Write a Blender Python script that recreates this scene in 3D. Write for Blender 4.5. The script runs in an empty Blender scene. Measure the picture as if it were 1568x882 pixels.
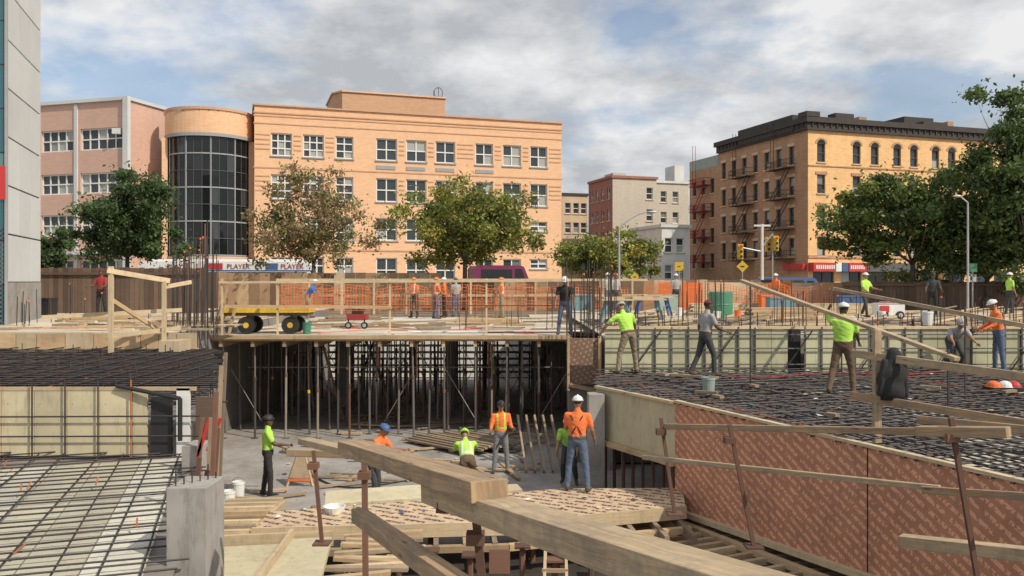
import bpy, math, random
import numpy as np
from mathutils import Vector, Matrix
random.seed(7); np.random.seed(7)
CZ=1.65; FL=1280.0
V=Vector
def S(u,v,d): return V(((u-784)/FL*d, d, CZ-(v-430)/FL*d))
TH=math.radians(17.92)
RX,RY=math.cos(TH),math.sin(TH)      # street-grid "right"
R=V((RX,RY,0)); A=V((-RY,RX,0))      # street-grid "away"
scene=bpy.context.scene
# ---------------------------------------------------------------- materials
def nn(nt,t,**k):
    n=nt.nodes.new(t)
    for a,b in k.items(): setattr(n,a,b)
    return n
def newmat(name):
    m=bpy.data.materials.new(name); m.use_nodes=True
    nt=m.node_tree; return m,nt,nt.nodes['Principled BSDF']
def math_(nt,op,a,b=None,clamp=False):
    n=nn(nt,'ShaderNodeMath',operation=op); n.use_clamp=clamp
    for i,x in enumerate((a,b)):
        if x is None: continue
        if isinstance(x,(int,float)): n.inputs[i].default_value=x
        else: nt.links.new(x,n.inputs[i])
    return n.outputs[0]
def noise(nt,vec,scale,detail=5,rough=.6):
    n=nn(nt,'ShaderNodeTexNoise'); n.inputs['Scale'].default_value=scale
    n.inputs['Detail'].default_value=detail; n.inputs['Roughness'].default_value=rough
    if vec: nt.links.new(vec,n.inputs['Vector'])
    return n.outputs[0]
def scalecol(nt,col,fac):
    s=nn(nt,'ShaderNodeVectorMath',operation='SCALE')
    if isinstance(col,tuple): s.inputs[0].default_value=col[:3]
    else: nt.links.new(col,s.inputs[0])
    nt.links.new(fac,s.inputs['Scale']); return s.outputs[0]
def mixc(nt,fac,a,b):
    n=nn(nt,'ShaderNodeMixRGB')
    for i,x in zip((0,1,2),(fac,a,b)):
        if isinstance(x,tuple): n.inputs[i].default_value=(*x[:3],1)
        elif isinstance(x,(int,float)): n.inputs[i].default_value=x
        else: nt.links.new(x,n.inputs[i])
    return n.outputs[0]
def ramp(nt,f,a,b):
    n=nn(nt,'ShaderNodeMapRange'); nt.links.new(f,n.inputs[0])
    n.inputs[1].default_value=a; n.inputs[2].default_value=b; return n.outputs[0]
def bump(nt,b,h,st,dist=.02):
    n=nn(nt,'ShaderNodeBump'); n.inputs['Strength'].default_value=st; n.inputs['Distance'].default_value=dist
    nt.links.new(h,n.inputs['Height']); nt.links.new(n.outputs[0],b.inputs['Normal'])
def mat(name,col,rough=.8,var=.2,scale=3,isl=0.,metal=0.,grain=False,dirt=.25,dcol=(.1,.08,.06),bm=.2):
    m,nt,b=newmat(name)
    tc=nn(nt,'ShaderNodeTexCoord'); ob=tc.outputs['Object']
    n1=noise(nt,ob,scale)
    f=math_(nt,'ADD',math_(nt,'MULTIPLY',n1,2*var),1-var)
    if isl:
        g=nn(nt,'ShaderNodeNewGeometry')
        f=math_(nt,'MULTIPLY',f,math_(nt,'ADD',math_(nt,'MULTIPLY',g.outputs['Random Per Island'],2*isl),1-isl))
    h=n1
    if grain:
        mp=nn(nt,'ShaderNodeMapping'); mp.inputs['Scale'].default_value=(1.5,45,1)
        nt.links.new(tc.outputs['UV'],mp.inputs[0])
        gr=noise(nt,mp.outputs[0],1.0,4,.65); h=gr
        f=math_(nt,'MULTIPLY',f,math_(nt,'ADD',math_(nt,'MULTIPLY',gr,.9),.55))
    c=scalecol(nt,tuple(col),f)
    if dirt:
        d=ramp(nt,noise(nt,ob,scale*.37+.15,6,.7),.45,.72)
        c=mixc(nt,math_(nt,'MULTIPLY',d,dirt),c,dcol)
        if dirt>=.3:
            mp=nn(nt,'ShaderNodeMapping'); mp.inputs['Scale'].default_value=(6,6,1.3); nt.links.new(ob,mp.inputs[0])
            d=ramp(nt,noise(nt,mp.outputs[0],1.3,6,.75),.52,.68); c=mixc(nt,math_(nt,'MULTIPLY',d,dirt*.9),c,dcol)
    nt.links.new(c,b.inputs['Base Color'])
    b.inputs['Roughness'].default_value=rough; b.inputs['Metallic'].default_value=metal
    if bm: bump(nt,b,h,bm,.01)
    return m
def woodclose(name,col,dark):
    m,nt,b=newmat(name)
    tc=nn(nt,'ShaderNodeTexCoord')
    mp=nn(nt,'ShaderNodeMapping'); mp.inputs['Scale'].default_value=(.9,28,1); nt.links.new(tc.outputs['UV'],mp.inputs[0])
    wn=noise(nt,tc.outputs['UV'],1.3,2)
    ad=nn(nt,'ShaderNodeVectorMath',operation='ADD'); nt.links.new(mp.outputs[0],ad.inputs[0]); nt.links.new(scalecol(nt,(0,4.,0),wn),ad.inputs[1])
    g1=noise(nt,ad.outputs[0],1.,6,.7)
    m2=nn(nt,'ShaderNodeMapping'); m2.inputs['Scale'].default_value=(3,140,1); nt.links.new(tc.outputs['UV'],m2.inputs[0]); g2=noise(nt,m2.outputs[0],1,3)
    m3=nn(nt,'ShaderNodeMapping'); m3.inputs['Scale'].default_value=(2.2,9,1); nt.links.new(tc.outputs['UV'],m3.inputs[0])
    vo=nn(nt,'ShaderNodeTexVoronoi'); vo.inputs['Scale'].default_value=1; nt.links.new(m3.outputs[0],vo.inputs['Vector']); kn=ramp(nt,vo.outputs['Distance'],.13,.05)
    n3=noise(nt,tc.outputs['Object'],4,7,.75)
    c=mixc(nt,ramp(nt,g1,.35,.68),dark,col); c=scalecol(nt,c,math_(nt,'ADD',math_(nt,'MULTIPLY',g2,.5),.75))
    c=mixc(nt,math_(nt,'MULTIPLY',ramp(nt,n3,.46,.66),.7),c,(.2,.17,.14)); c=mixc(nt,math_(nt,'MULTIPLY',kn,.8),c,(.1,.055,.03))
    nt.links.new(c,b.inputs['Base Color']); b.inputs['Roughness'].default_value=.85; bump(nt,b,math_(nt,'ADD',g1,g2),.6,.008); return m
def brick(name,c1,c2,mortar,bw=.4,bh=.13,var=.2):
    m,nt,b=newmat(name)
    tc=nn(nt,'ShaderNodeTexCoord'); sp=nn(nt,'ShaderNodeSeparateXYZ'); nt.links.new(tc.outputs['Object'],sp.inputs[0])
    cb=nn(nt,'ShaderNodeCombineXYZ')
    nt.links.new(math_(nt,'ADD',sp.outputs[0],sp.outputs[1]),cb.inputs[0]); nt.links.new(sp.outputs[2],cb.inputs[1])
    br=nn(nt,'ShaderNodeTexBrick'); nt.links.new(cb.outputs[0],br.inputs['Vector'])
    br.inputs['Color1'].default_value=(*c1,1); br.inputs['Color2'].default_value=(*c2,1); br.inputs['Mortar'].default_value=(*mortar,1)
    br.inputs['Scale'].default_value=1; br.inputs['Brick Width'].default_value=bw; br.inputs['Row Height'].default_value=bh
    br.inputs['Mortar Size'].default_value=.008
    mp=nn(nt,'ShaderNodeMapping'); mp.inputs['Scale'].default_value=(1,1,.25); nt.links.new(tc.outputs['Object'],mp.inputs[0])
    n1=noise(nt,mp.outputs[0],.7,7,.7)
    c=scalecol(nt,br.outputs['Color'],math_(nt,'ADD',math_(nt,'MULTIPLY',n1,2*var),1-var))
    nt.links.new(c,b.inputs['Base Color']); b.inputs['Roughness'].default_value=.9
    return m
def glassm(name,col=(.03,.04,.05),blind=(.35,.36,.34),p=.75,rough=.08):
    m,nt,b=newmat(name)
    g=nn(nt,'ShaderNodeNewGeometry'); r=ramp(nt,g.outputs['Random Per Island'],p,p+.02)
    nt.links.new(mixc(nt,r,col,blind),b.inputs['Base Color'])
    tc=nn(nt,'ShaderNodeTexCoord'); bump(nt,b,noise(nt,tc.outputs['Object'],.6,1),.15,.1)
    b.inputs['Roughness'].default_value=rough; return m
def printed(name,base,ink,ang,rw=.5,rh=.16,amt=.8):
    m,nt,b=newmat(name)
    tc=nn(nt,'ShaderNodeTexCoord')
    mp=nn(nt,'ShaderNodeMapping'); mp.inputs['Rotation'].default_value=(0,0,ang); nt.links.new(tc.outputs['UV'],mp.inputs[0])
    br=nn(nt,'ShaderNodeTexBrick'); nt.links.new(mp.outputs[0],br.inputs['Vector'])
    br.inputs['Color1'].default_value=(1,1,1,1); br.inputs['Color2'].default_value=(1,1,1,1); br.inputs['Mortar'].default_value=(0,0,0,1)
    br.inputs['Scale'].default_value=1; br.inputs['Brick Width'].default_value=rw; br.inputs['Row Height'].default_value=rh
    br.inputs['Mortar Size'].default_value=rh*.27; br.inputs['Mortar Smooth'].default_value=0
    m2=nn(nt,'ShaderNodeMapping'); m2.inputs['Scale'].default_value=(26,14,1); nt.links.new(mp.outputs[0],m2.inputs[0])
    tx=ramp(nt,noise(nt,m2.outputs[0],1,1),.42,.48)
    mk=math_(nt,'MULTIPLY',math_(nt,'MULTIPLY',br.outputs['Color'],tx),amt)
    n1=noise(nt,tc.outputs['Object'],1.5,7,.75)
    c=scalecol(nt,mixc(nt,mk,base,ink),math_(nt,'ADD',math_(nt,'MULTIPLY',n1,1.0),.5))
    mp=nn(nt,'ShaderNodeMapping'); mp.inputs['Scale'].default_value=(5,5,1.2); nt.links.new(tc.outputs['Object'],mp.inputs[0])
    c=mixc(nt,math_(nt,'MULTIPLY',ramp(nt,noise(nt,mp.outputs[0],1,6,.7),.52,.7),.35),c,(.16,.11,.08))
    nt.links.new(c,b.inputs['Base Color']); b.inputs['Roughness'].default_value=.7
    return m
M={}
M['lumber']=mat('lumber',(.44,.31,.18),isl=.3,grain=True,scale=1.5,dirt=.35)
M['lumber_old']=mat('lumber_old',(.29,.22,.15),isl=.35,grain=True,scale=1.5,dirt=.4)
M['lumber_pale']=mat('lumber_pale',(.56,.44,.28),isl=.2,grain=True,scale=1.2,dirt=.35)
M['beam_wood']=woodclose('beam_wood',(.48,.34,.2),(.25,.16,.09)); M['beam_wood2']=woodclose('beam_wood2',(.54,.42,.27),(.34,.24,.14))
M['fence_wood']=mat('fence_wood',(.13,.085,.06),isl=.35,grain=True)
M['fence_mid']=mat('fence_mid',(.27,.17,.1),isl=.5,grain=True)
M['ply']=mat('ply',(.5,.4,.27),isl=.25,scale=.9,dirt=.4)
M['ply_cream']=mat('ply_cream',(.55,.49,.33),isl=.12,scale=1.1,dirt=.5,dcol=(.22,.18,.12))
M['ply_green']=mat('ply_green',(.5,.49,.32),isl=.15,scale=1.1,dirt=.5,dcol=(.22,.2,.13))
M['deck']=mat('deck',(.56,.5,.4),isl=.15,scale=.8,dirt=.45,dcol=(.27,.22,.16))
M['rust']=mat('rust',(.15,.075,.05),isl=.4,scale=6,rough=.85,metal=.1)
M['rebar']=mat('rebar',(.045,.043,.045),isl=.4,scale=5,rough=.6,metal=.3,dirt=.5,dcol=(.12,.06,.035))
M['rebar_orange']=mat('rebar_orange',(.4,.12,.05),isl=.3,scale=5,dirt=.4)
M['steel']=mat('steel',(.13,.12,.12),isl=.4,rough=.6,metal=.2)
M['shore']=mat('shore',(.24,.2,.17),isl=.5,rough=.7,dirt=.4)
M['galv']=mat('galv',(.42,.43,.44),rough=.45,metal=.4,isl=.1)
M['concrete']=mat('concrete',(.33,.31,.29),scale=1.5,var=.4,dirt=.55)
M['concrete_dark']=mat('concrete_dark',(.22,.2,.185),scale=1.,var=.4,dirt=.5)
M['slab']=mat('slab',(.47,.44,.34),scale=.8,var=.15,isl=.12,dirt=.5,dcol=(.2,.18,.14))
M['slab_light']=mat('slab_light',(.56,.54,.46),scale=.8,var=.15,isl=.1,dirt=.55,dcol=(.27,.24,.19))
M['slab_dark']=mat('slab_dark',(.15,.155,.16),scale=.5,var=.5,dirt=.5,dcol=(.32,.3,.26))
M['dirt']=mat('dirt',(.22,.17,.12),scale=.5,var=.3)
M['asphalt']=mat('asphalt',(.055,.055,.057),scale=1,var=.3)
M['walk']=mat('walk',(.35,.34,.32),scale=.5,var=.15)
M['paint']=mat('paint',(.8,.8,.78),scale=2,var=.1)
M['net']=mat('net',(.68,.2,.07),scale=3,rough=.6,dirt=0,isl=.2)
M['orange']=mat('orange',(.75,.17,.04),dirt=.2)
M['red']=mat('red',(.5,.03,.03),dirt=.2,rough=.5)
M['blue']=mat('blue',(.05,.11,.26),dirt=.3,rough=.6)
M['ltblue']=mat('ltblue',(.16,.28,.33),dirt=.5)
M['yellow']=mat('yellow',(.7,.46,.04),dirt=.35,rough=.5)
M['green']=mat('green',(.06,.24,.15),dirt=.3,rough=.5)
M['white']=mat('white',(.72,.72,.7),var=.08,dirt=.2,rough=.5)
M['black']=mat('black',(.02,.02,.022),rough=.6,dirt=.1)
M['void_shade']=mat('void_shade',(.035,.03,.027),rough=.8,dirt=.3,var=.5)  # near-black colour that paints the shade of the void around the platform
M['rubber']=mat('rubber',(.02,.02,.02),rough=.9)
M['purple']=mat('purple',(.16,.02,.08),rough=.4,dirt=.1)
M['glass']=glassm('glass',(.04,.05,.06)); M['glass_dark']=glassm('glass_dark',(.01,.012,.013),(.05,.055,.06),.8,.04)
M['glass_teal']=glassm('glass_teal',(.04,.12,.15),(.1,.2,.22),.6)
M['frame']=mat('frame',(.72,.72,.68),var=.05,dirt=.1)
M['frame_dark']=mat('frame_dark',(.1,.1,.1),var=.1,dirt=.1)
M['frame_mid']=mat('frame_mid',(.3,.31,.32),var=.1,dirt=.1)
M['brick_school']=brick('brick_school',(.7,.42,.245),(.77,.48,.29),(.66,.44,.29),var=.1)
M['brick_school2']=brick('brick_school2',(.52,.3,.18),(.58,.35,.22),(.46,.3,.19),var=.15)
M['brick_pink']=brick('brick_pink',(.54,.35,.27),(.6,.39,.31),(.52,.38,.31),var=.12)
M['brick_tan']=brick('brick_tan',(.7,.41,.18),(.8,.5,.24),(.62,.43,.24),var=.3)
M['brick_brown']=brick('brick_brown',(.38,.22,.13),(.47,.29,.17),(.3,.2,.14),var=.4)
M['brick_red']=brick('brick_red',(.3,.11,.08),(.37,.15,.1),(.3,.18,.13),var=.25)
M['brick_beige']=brick('brick_beige',(.47,.42,.35),(.53,.47,.39),(.44,.4,.34),var=.2)
M['stucco_tan']=mat('stucco_tan',(.58,.44,.3),scale=.5)
M['stucco_white']=mat('stucco_white',(.62,.62,.6),scale=.5)
M['cornice']=mat('cornice',(.045,.038,.036),var=.3)
M['panel_grey']=mat('panel_grey',(.56,.57,.57),scale=.4,var=.07,isl=.06,dirt=.15)
M['roofing']=mat('roofing',(.12,.12,.12))
M['patina']=mat('patina',(.3,.38,.34))
M['print_red']=printed('print_red',(.46,.21,.125),(.85,.45,.29),.55,.6,.13,.75)
M['print_black']=printed('print_black',(.56,.41,.27),(.05,.035,.03),.5,.5,.2,.95)
M['lattice']=printed('lattice',(.2,.12,.08),(.42,.3,.22),.78,.12,.12,.8)
M['bark']=mat('bark',(.1,.08,.06),scale=8,var=.4)
M['skin_l']=mat('skin_l',(.5,.3,.2),rough=.6,var=.06,dirt=0,bm=0)
M['skin_m']=mat('skin_m',(.32,.17,.1),rough=.6,var=.06,dirt=0,bm=0)
M['skin_d']=mat('skin_d',(.11,.06,.035),rough=.6,var=.06,dirt=0,bm=0)
M['hair']=mat('hair',(.02,.014,.01),bm=0); M['lip']=mat('lip',(.25,.07,.06),bm=0,dirt=0)
def cloth(n,c): M[n]=mat(n,c,rough=.9,var=.35,scale=9,dirt=.25,bm=.6)
for n,c in dict(hi_green=(.42,.72,.1),hi_orange=(.8,.19,.05),jeans=(.09,.13,.21),blackcloth=(.022,.022,.025),greycloth=(.34,.33,.32),
    khaki=(.25,.2,.13),brownpants=(.13,.085,.055),darkpants=(.05,.055,.06),bluecloth=(.04,.16,.5),redcloth=(.28,.03,.03),
    greypants=(.2,.21,.22),lightgrey=(.42,.42,.4),silver=(.65,.66,.6),boots=(.1,.055,.03),maroon=(.12,.02,.03)).items(): cloth(n,c)
# ---------------------------------------------------------------- mesh builder
class MB:
    def __init__(s): s.v=[];s.f=[];s.m=[];s.uv=[];s.T=None;s.mats=[]
    def mi(s,n):
        if n not in s.mats: s.mats.append(n)
        return s.mats.index(n)
    def av(s,p):
        p=V(p)
        if s.T is not None: p=s.T@p
        s.v.append(p); return len(s.v)-1
    def face(s,ids,m,uv): s.f.append(ids); s.m.append(s.mi(m)); s.uv.append(uv)
    def poly(s,pts,m,uv=None):
        ids=[s.av(p) for p in pts]
        if uv is None:
            P=[V(p) for p in pts]; e=(P[1]-P[0]).normalized(); nrm=(P[1]-P[0]).cross(P[2]-P[0])
            if nrm.length<1e-9: nrm=V((0,0,1))
            g=nrm.normalized().cross(e); uv=[((p-P[0]).dot(e),(p-P[0]).dot(g)) for p in P]
        s.face(ids,m,uv)
    def beam(s,p0,p1,w,h,m='lumber',up=(0,0,1),roll=0):
        p0=V(p0);p1=V(p1); d=p1-p0; L=d.length
        if L<1e-6: return
        d.normalize(); up=V(up)
        if abs(d.dot(up))>.98: up=V((0,1,0))
        x=d.cross(up).normalized(); y=x.cross(d).normalized()
        if roll:
            q=Matrix.Rotation(roll,3,d); x=q@x; y=q@y
        x=x*w/2; y=y*h/2; o=random.random()*40; vo=random.random()*3
        i=[s.av(p) for p in (p0-x-y,p0+x-y,p0+x+y,p0-x+y,p1-x-y,p1+x-y,p1+x+y,p1-x+y)]
        s.face([i[3],i[2],i[1],i[0]],m,[(o,0),(o,.05),(o+.05,.05),(o+.05,0)])
        s.face([i[4],i[5],i[6],i[7]],m,[(o,0),(o,.05),(o+.05,.05),(o+.05,0)])
        for a,b,q in ((0,1,w),(1,2,h),(2,3,w),(3,0,h)):
            s.face([i[a],i[b],i[b+4],i[a+4]],m,[(o,vo),(o,vo+q),(o+L,vo+q),(o+L,vo)])
    def box(s,x0,x1,y0,y1,z0,z1,m='lumber',mtop=None):
        i=[s.av(p) for p in ((x0,y0,z0),(x1,y0,z0),(x1,y1,z0),(x0,y1,z0),(x0,y0,z1),(x1,y0,z1),(x1,y1,z1),(x0,y1,z1))]
        X,Y,Z=x1-x0,y1-y0,z1-z0
        for ids,a,b,mm in (((3,2,1,0),X,Y,m),((4,5,6,7),X,Y,mtop or m),((0,1,5,4),X,Z,m),((1,2,6,5),Y,Z,m),((2,3,7,6),X,Z,m),((3,0,4,7),Y,Z,m)):
            s.face([i[k] for k in ids],mm,[(0,0),(a,0),(a,b),(0,b)])
    def prism(s,pts,z0,z1,m,mtop=None):
        n=len(pts); lo=[s.av((p[0],p[1],z0)) for p in pts]; hi=[s.av((p[0],p[1],z1)) for p in pts]
        s.face(lo[::-1],m,[(pts[k][0],pts[k][1]) for k in range(n)][::-1])
        s.face(hi,mtop or m,[(p[0],p[1]) for p in pts])
        for k in range(n):
            q=(k+1)%n; L=(V(pts[q][:2])-V(pts[k][:2])).length
            s.face([lo[k],lo[q],hi[q],hi[k]],m,[(0,0),(L,0),(L,z1-z0),(0,z1-z0)])
    def rings(s,R_,m,cap=True,n=8):
        idx=[]
        for c,ax,ay in R_:
            idx.append([s.av(c+ax*math.cos(2*math.pi*k/n)+ay*math.sin(2*math.pi*k/n)) for k in range(n)])
        for a,b in zip(idx,idx[1:]):
            for k in range(n):
                q=(k+1)%n; s.face([a[k],a[q],b[q],b[k]],m,[(k/n,0),((k+1)/n,0),((k+1)/n,1),(k/n,1)])
        if cap:
            s.face(idx[0][::-1],m,[(0,0)]*n); s.face(idx[-1],m,[(0,0)]*n)
    def tube(s,p0,p1,r,m='steel',n=6,r1=None,cap=True):
        p0=V(p0);p1=V(p1);d=p1-p0
        if d.length<1e-6:return
        d.normalize(); up=V((0,0,1)) if abs(d.z)<.95 else V((0,1,0))
        x=d.cross(up).normalized(); y=d.cross(x).normalized(); r1=r if r1 is None else r1
        s.rings([(p0,x*r,y*r),(p1,x*r1,y*r1)],m,cap,n)
    def capsule(s,p0,p1,r0,r1,m='skin',n=10,flat=1.):
        p0=V(p0);p1=V(p1);d=p1-p0;L=d.length
        if L<1e-6: d=V((0,0,1))
        d.normalize(); up=V((0,0,1)) if abs(d.z)<.9 else V((0,1,0))
        x=d.cross(up).normalized(); y=d.cross(x).normalized()
        st=[(-.92*r0,.38*r0),(-.6*r0,.8*r0),(0,r0),(L,r1),(L+.6*r1,.8*r1),(L+.92*r1,.38*r1)]
        s.rings([(p0+d*a,x*b,y*b*flat) for a,b in st],m,True,n)
    def ball(s,c,rx,ry,rz,m,n=12,k=8,rot=None,half=False):
        c=V(c); rs=[]
        t0=.0 if half else -.97
        rot=rot or Matrix.Identity(3)
        for i in range(k+1):
            t=math.asin(t0)+(math.asin(.985)-math.asin(t0))*i/k
            rs.append((c+rot@V((0,0,rz*math.sin(t))),rot@V((rx*math.cos(t),0,0)),rot@V((0,ry*math.cos(t),0))))
        s.rings(rs,m,True,n)
    def build(s,name,parent=None,loc=None,rotz=None,smooth=False,bevel=0):
        me=bpy.data.meshes.new(name); me.from_pydata([tuple(p) for p in s.v],[],s.f)
        for n in s.mats: me.materials.append(M[n])
        me.polygons.foreach_set('material_index',s.m)
        uvl=me.uv_layers.new(name='UVMap'); flat=[c for f in s.uv for p in f for c in p]
        uvl.data.foreach_set('uv',flat)
        if smooth: me.polygons.foreach_set('use_smooth',[True]*len(s.f))
        me.update()
        ob=bpy.data.objects.new(name,me); scene.collection.objects.link(ob)
        if parent: ob.parent=parent
        if loc is not None: ob.location=loc
        if rotz is not None: ob.rotation_euler=(0,0,rotz)
        if bevel:
            b=ob.modifiers.new('bevel','BEVEL'); b.width=bevel; b.segments=2; b.limit_method='ANGLE'
        return ob
def empty(name,loc=(0,0,0),rotz=0):
    e=bpy.data.objects.new(name,None); e.empty_display_size=.3; scene.collection.objects.link(e)
    e.location=loc; e.rotation_euler=(0,0,rotz); return e
# ---------------------------------------------------------------- facades
Z=V((0,0,1))
def facade(Wl,Gl,Fr,o,u,width,z0,z1,ops,wm,gm='glass',fm='frame',depth=.25,fw=.1,sill=None,zbase=0):
    o=V(o);u=V(u).normalized();n=u.cross(Z)
    xs=sorted(set([0,width]+[q for a in ops for q in a[:2]])); zs=sorted(set([z0,z1]+[q for a in ops for q in a[2:4]]))
    P=lambda x,z,d=0:o+u*x+Z*z-n*d
    for i in range(len(zs)-1):
        za,zb=zs[i],zs[i+1]; run=None
        for j in range(len(xs)-1):
            xa,xb=xs[j],xs[j+1]; cx=(xa+xb)/2; cz=(za+zb)/2
            inside=any(a[0]<cx<a[1] and a[2]<cz<a[3] for a in ops)
            if inside:
                if run is not None: Wl.poly([P(run,za),P(xa,za),P(xa,zb),P(run,zb)],wm); run=None
            elif run is None: run=xa
        if run is not None: Wl.poly([P(run,za),P(width,za),P(width,zb),P(run,zb)],wm)
    for a in ops:
        x0,x1,a0,a1=a[:4]; nx,nz=(a[4],a[5]) if len(a)>4 else (1,2)
        for p,q in (((x0,a0),(x1,a0)),((x1,a0),(x1,a1)),((x1,a1),(x0,a1)),((x0,a1),(x0,a0))):
            Wl.poly([P(*p),P(*p,depth),P(*q,depth),P(*q)],wm)
        cw=(x1-x0)/nx; ch=(a1-a0)/nz
        for i in range(nx):
            for j in range(nz):
                Gl.poly([P(x0+i*cw,a0+j*ch,depth),P(x0+(i+1)*cw,a0+j*ch,depth),P(x0+(i+1)*cw,a0+(j+1)*ch,depth),P(x0+i*cw,a0+(j+1)*ch,depth)],gm)
        dd=depth-.05
        for i in range(nx+1):
            x=min(max(x0+i*cw,x0+fw/2),x1-fw/2); Fr.beam(P(x,a0+.002,dd),P(x,a1-.002,dd),fw,.07,fm,up=n)
        for j in range(nz+1):
            z=min(max(a0+j*ch,a0+fw/2),a1-fw/2); Fr.beam(P(x0+.002,z,dd-.01),P(x1-.002,z,dd-.01),.07,fw,fm,up=Z)
        if sill: Fr.beam(P(x0-.1,a0-.07,-.04),P(x1+.1,a0-.07,-.04),.14,.12,sill,up=Z)
class Bld:
    def __init__(s,name,loc,rot=TH): s.e=empty(name,loc,rot); s.w=MB();s.g=MB();s.f=MB();s.t=MB();s.r=MB()
    def fac(s,*a,**k): facade(s.w,s.g,s.f,*a,**k)
    def done(s):
        for mb,n in ((s.w,'walls'),(s.g,'windows'),(s.f,'window_frames'),(s.t,'trim'),(s.r,'roof')):
            if mb.f: mb.build(n,s.e)
def tt(u,X0,Y0):
    r=(u-784)/FL; return (r*Y0-X0)/(RX-RY*r)
# school -----------------------------------------------------------------
X0,Y0=-24.1,78.2
b=Bld('school_building',(X0,Y0,0)); Wd=30.8
ops=[]
cols=[(415,447,3),(464,496,3),(514,541,2),(576,608,2),(622,653,2),(667,697,2),(728,755,2),(770,798,2),(812,838,2)]
for (ztop,hh) in ((15.6,2.15),(11.7,2.3),(7.8,2.2),(3.9,2.4)):
    for k,(ua,ub,nx) in enumerate(cols):
        a,c=tt(ua,X0,Y0),tt(ub,X0,Y0)
        z1=ztop; z0=ztop-hh
        if ztop<8 and k==8: z0=z1-1.0
        ops.append((a,c,z0,z1,nx,3 if k<3 else 2))
b.fac((0,0,0),(1,0,0),Wd,0,18.1,ops,'brick_school',sill='frame_mid',fw=.11)
b.fac((0,14,0),(0,-1,0),14,0,18.1,[],'brick_school')
b.fac((Wd,0,0),(0,1,0),14,0,18.1,[(2,4,z,z+2,2,2) for z in (5.6,9.5,13.4)],'brick_school')
b.w.poly([(Wd,14,0),(0,14,0),(0,14,18.1),(Wd,14,18.1)],'brick_school')
b.r.box(.1,Wd-.1,.1,13.9,17.6,17.7,'roofing')
for z,h,d,mm in ((18.17,.14,.16,'brick_school2'),(17.45,.12,.08,'brick_school2'),(17.15,.1,.05,'brick_school2'),(16.45,.1,.05,'brick_school2'),(12.3,.12,.05,'brick_school2'),(4.6,.15,.06,'brick_school2')):
    b.t.beam((-.1,-d/2+.0,z),(Wd+.1,-d/2,z),d,h,mm)
    b.t.beam((-d/2,0.01,z),(-d/2,14,z),d,h,mm)
gaps=[(0.1,tt(413,X0,Y0))]+[(tt(cols[i][1]+3,X0,Y0),tt(cols[i+1][0]-3,X0,Y0)) for i in range(8)]+[(tt(841,X0,Y0),Wd-.1)]
for k,(a,c) in enumerate(gaps):
    if k==3: continue
    for zt in (15.4,11.5):
        for q in range(4): b.t.beam((a,-.02,zt-.45*q),(c,-.02,zt-.45*q),.05,.12,'brick_school2')
for k in (3,4,5,6):
    a=tt(cols[k][0],X0,Y0)
    b.t.beam((a,-.03,12.75),(a+1.9,-.03,12.75),.06,.35,'frame_mid')
pa,pb=tt(545,X0,Y0)-.6,tt(712,X0,Y0)-1.0
P0=[(pa-1,6.0),(pa-.2,4.5),(pb,4.5),(pb,12),(pa-1,12)]
b.w.prism(P0,17.7,20.9,'brick_school2'); b.t.prism([(pa-1.15,5.9),(pa-.25,4.35),(pb+.15,4.35),(pb+.15,12.1),(pa-1.15,12.1)],20.9,21.05,'brick_school')
for k in range(28):
    a0=2*math.pi*k/28;a1=2*math.pi*(k+1)/28
    b.t.tube((pb-.6+.45*math.cos(a0),5,21.6+.55*math.sin(a0)),(pb-.6+.45*math.cos(a1),5,21.6+.55*math.sin(a1)),.04,'frame_dark')
b.t.tube((pb-.6,5,21),(pb-.6,5,22.1),.04,'frame_dark'); b.t.tube((pb-1.1,5,21),(pb-1.1,5,21.8),.04,'frame_dark')
cx,cy,rr=-4.0,3.0,4.0
ZT,ZG=17.5,14.85
def cyl(mb,r,z0,z1,m,n=32,a0=math.pi*.95,a1=math.pi*2.08):
    for k in range(n):
        p=a0+(a1-a0)*k/n;q=a0+(a1-a0)*(k+1)/n
        mb.poly([(cx+r*math.cos(p),cy+r*math.sin(p),z0),(cx+r*math.cos(q),cy+r*math.sin(q),z0),(cx+r*math.cos(q),cy+r*math.sin(q),z1),(cx+r*math.cos(p),cy+r*math.sin(p),z1)],m)
cyl(b.w,rr,ZG,ZT,'brick_school'); cyl(b.w,rr,0,3.9,'brick_pink')
for j in range(7): cyl(b.g,rr-.25,3.9+j*1.564,3.9+(j+1)*1.564,'glass_dark',n=18)
cyl(b.t,rr+.1,ZT-.25,ZT,'brick_school2'); cyl(b.t,rr+.03,ZG,ZG+.3,'frame_mid')
b.r.prism([(cx+rr*math.cos(math.pi+math.pi*k/16),cy+rr*math.sin(math.pi+math.pi*k/16)) for k in range(17)],ZT-.4,ZT-.3,'roofing')
b.r.prism([(cx+rr*math.cos(math.pi+math.pi*k/16)*.99,cy+rr*math.sin(math.pi+math.pi*k/16)*.99) for k in range(17)],ZG+.02,ZG+.1,'roofing')
na=18
for k in range(na+1):
    p=math.pi*.95+math.pi*1.13*k/na
    b.f.tube((cx+(rr-.2)*math.cos(p),cy+(rr-.2)*math.sin(p),3.9),(cx+(rr-.2)*math.cos(p),cy+(rr-.2)*math.sin(p),ZG),.025 if k%3 else .07,'frame_dark' if k%3 else 'frame_mid',4)
    if k<na:
        q=math.pi*.95+math.pi*1.13*(k+1)/na
        for j in range(8):
            z=4.0+j*1.55; b.f.beam((cx+(rr-.2)*math.cos(p),cy+(rr-.2)*math.sin(p),z),(cx+(rr-.2)*math.cos(q),cy+(rr-.2)*math.sin(q),z),.06,.05 if j%2 else .12,'frame_dark' if j%2 else 'frame_mid')
for sx in (-rr+.1,rr-.25):
    b.w.box(cx+sx-.25,cx+sx+.25,cy-1.5,cy+.5,0,ZG,'brick_school')
b.done()
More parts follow.
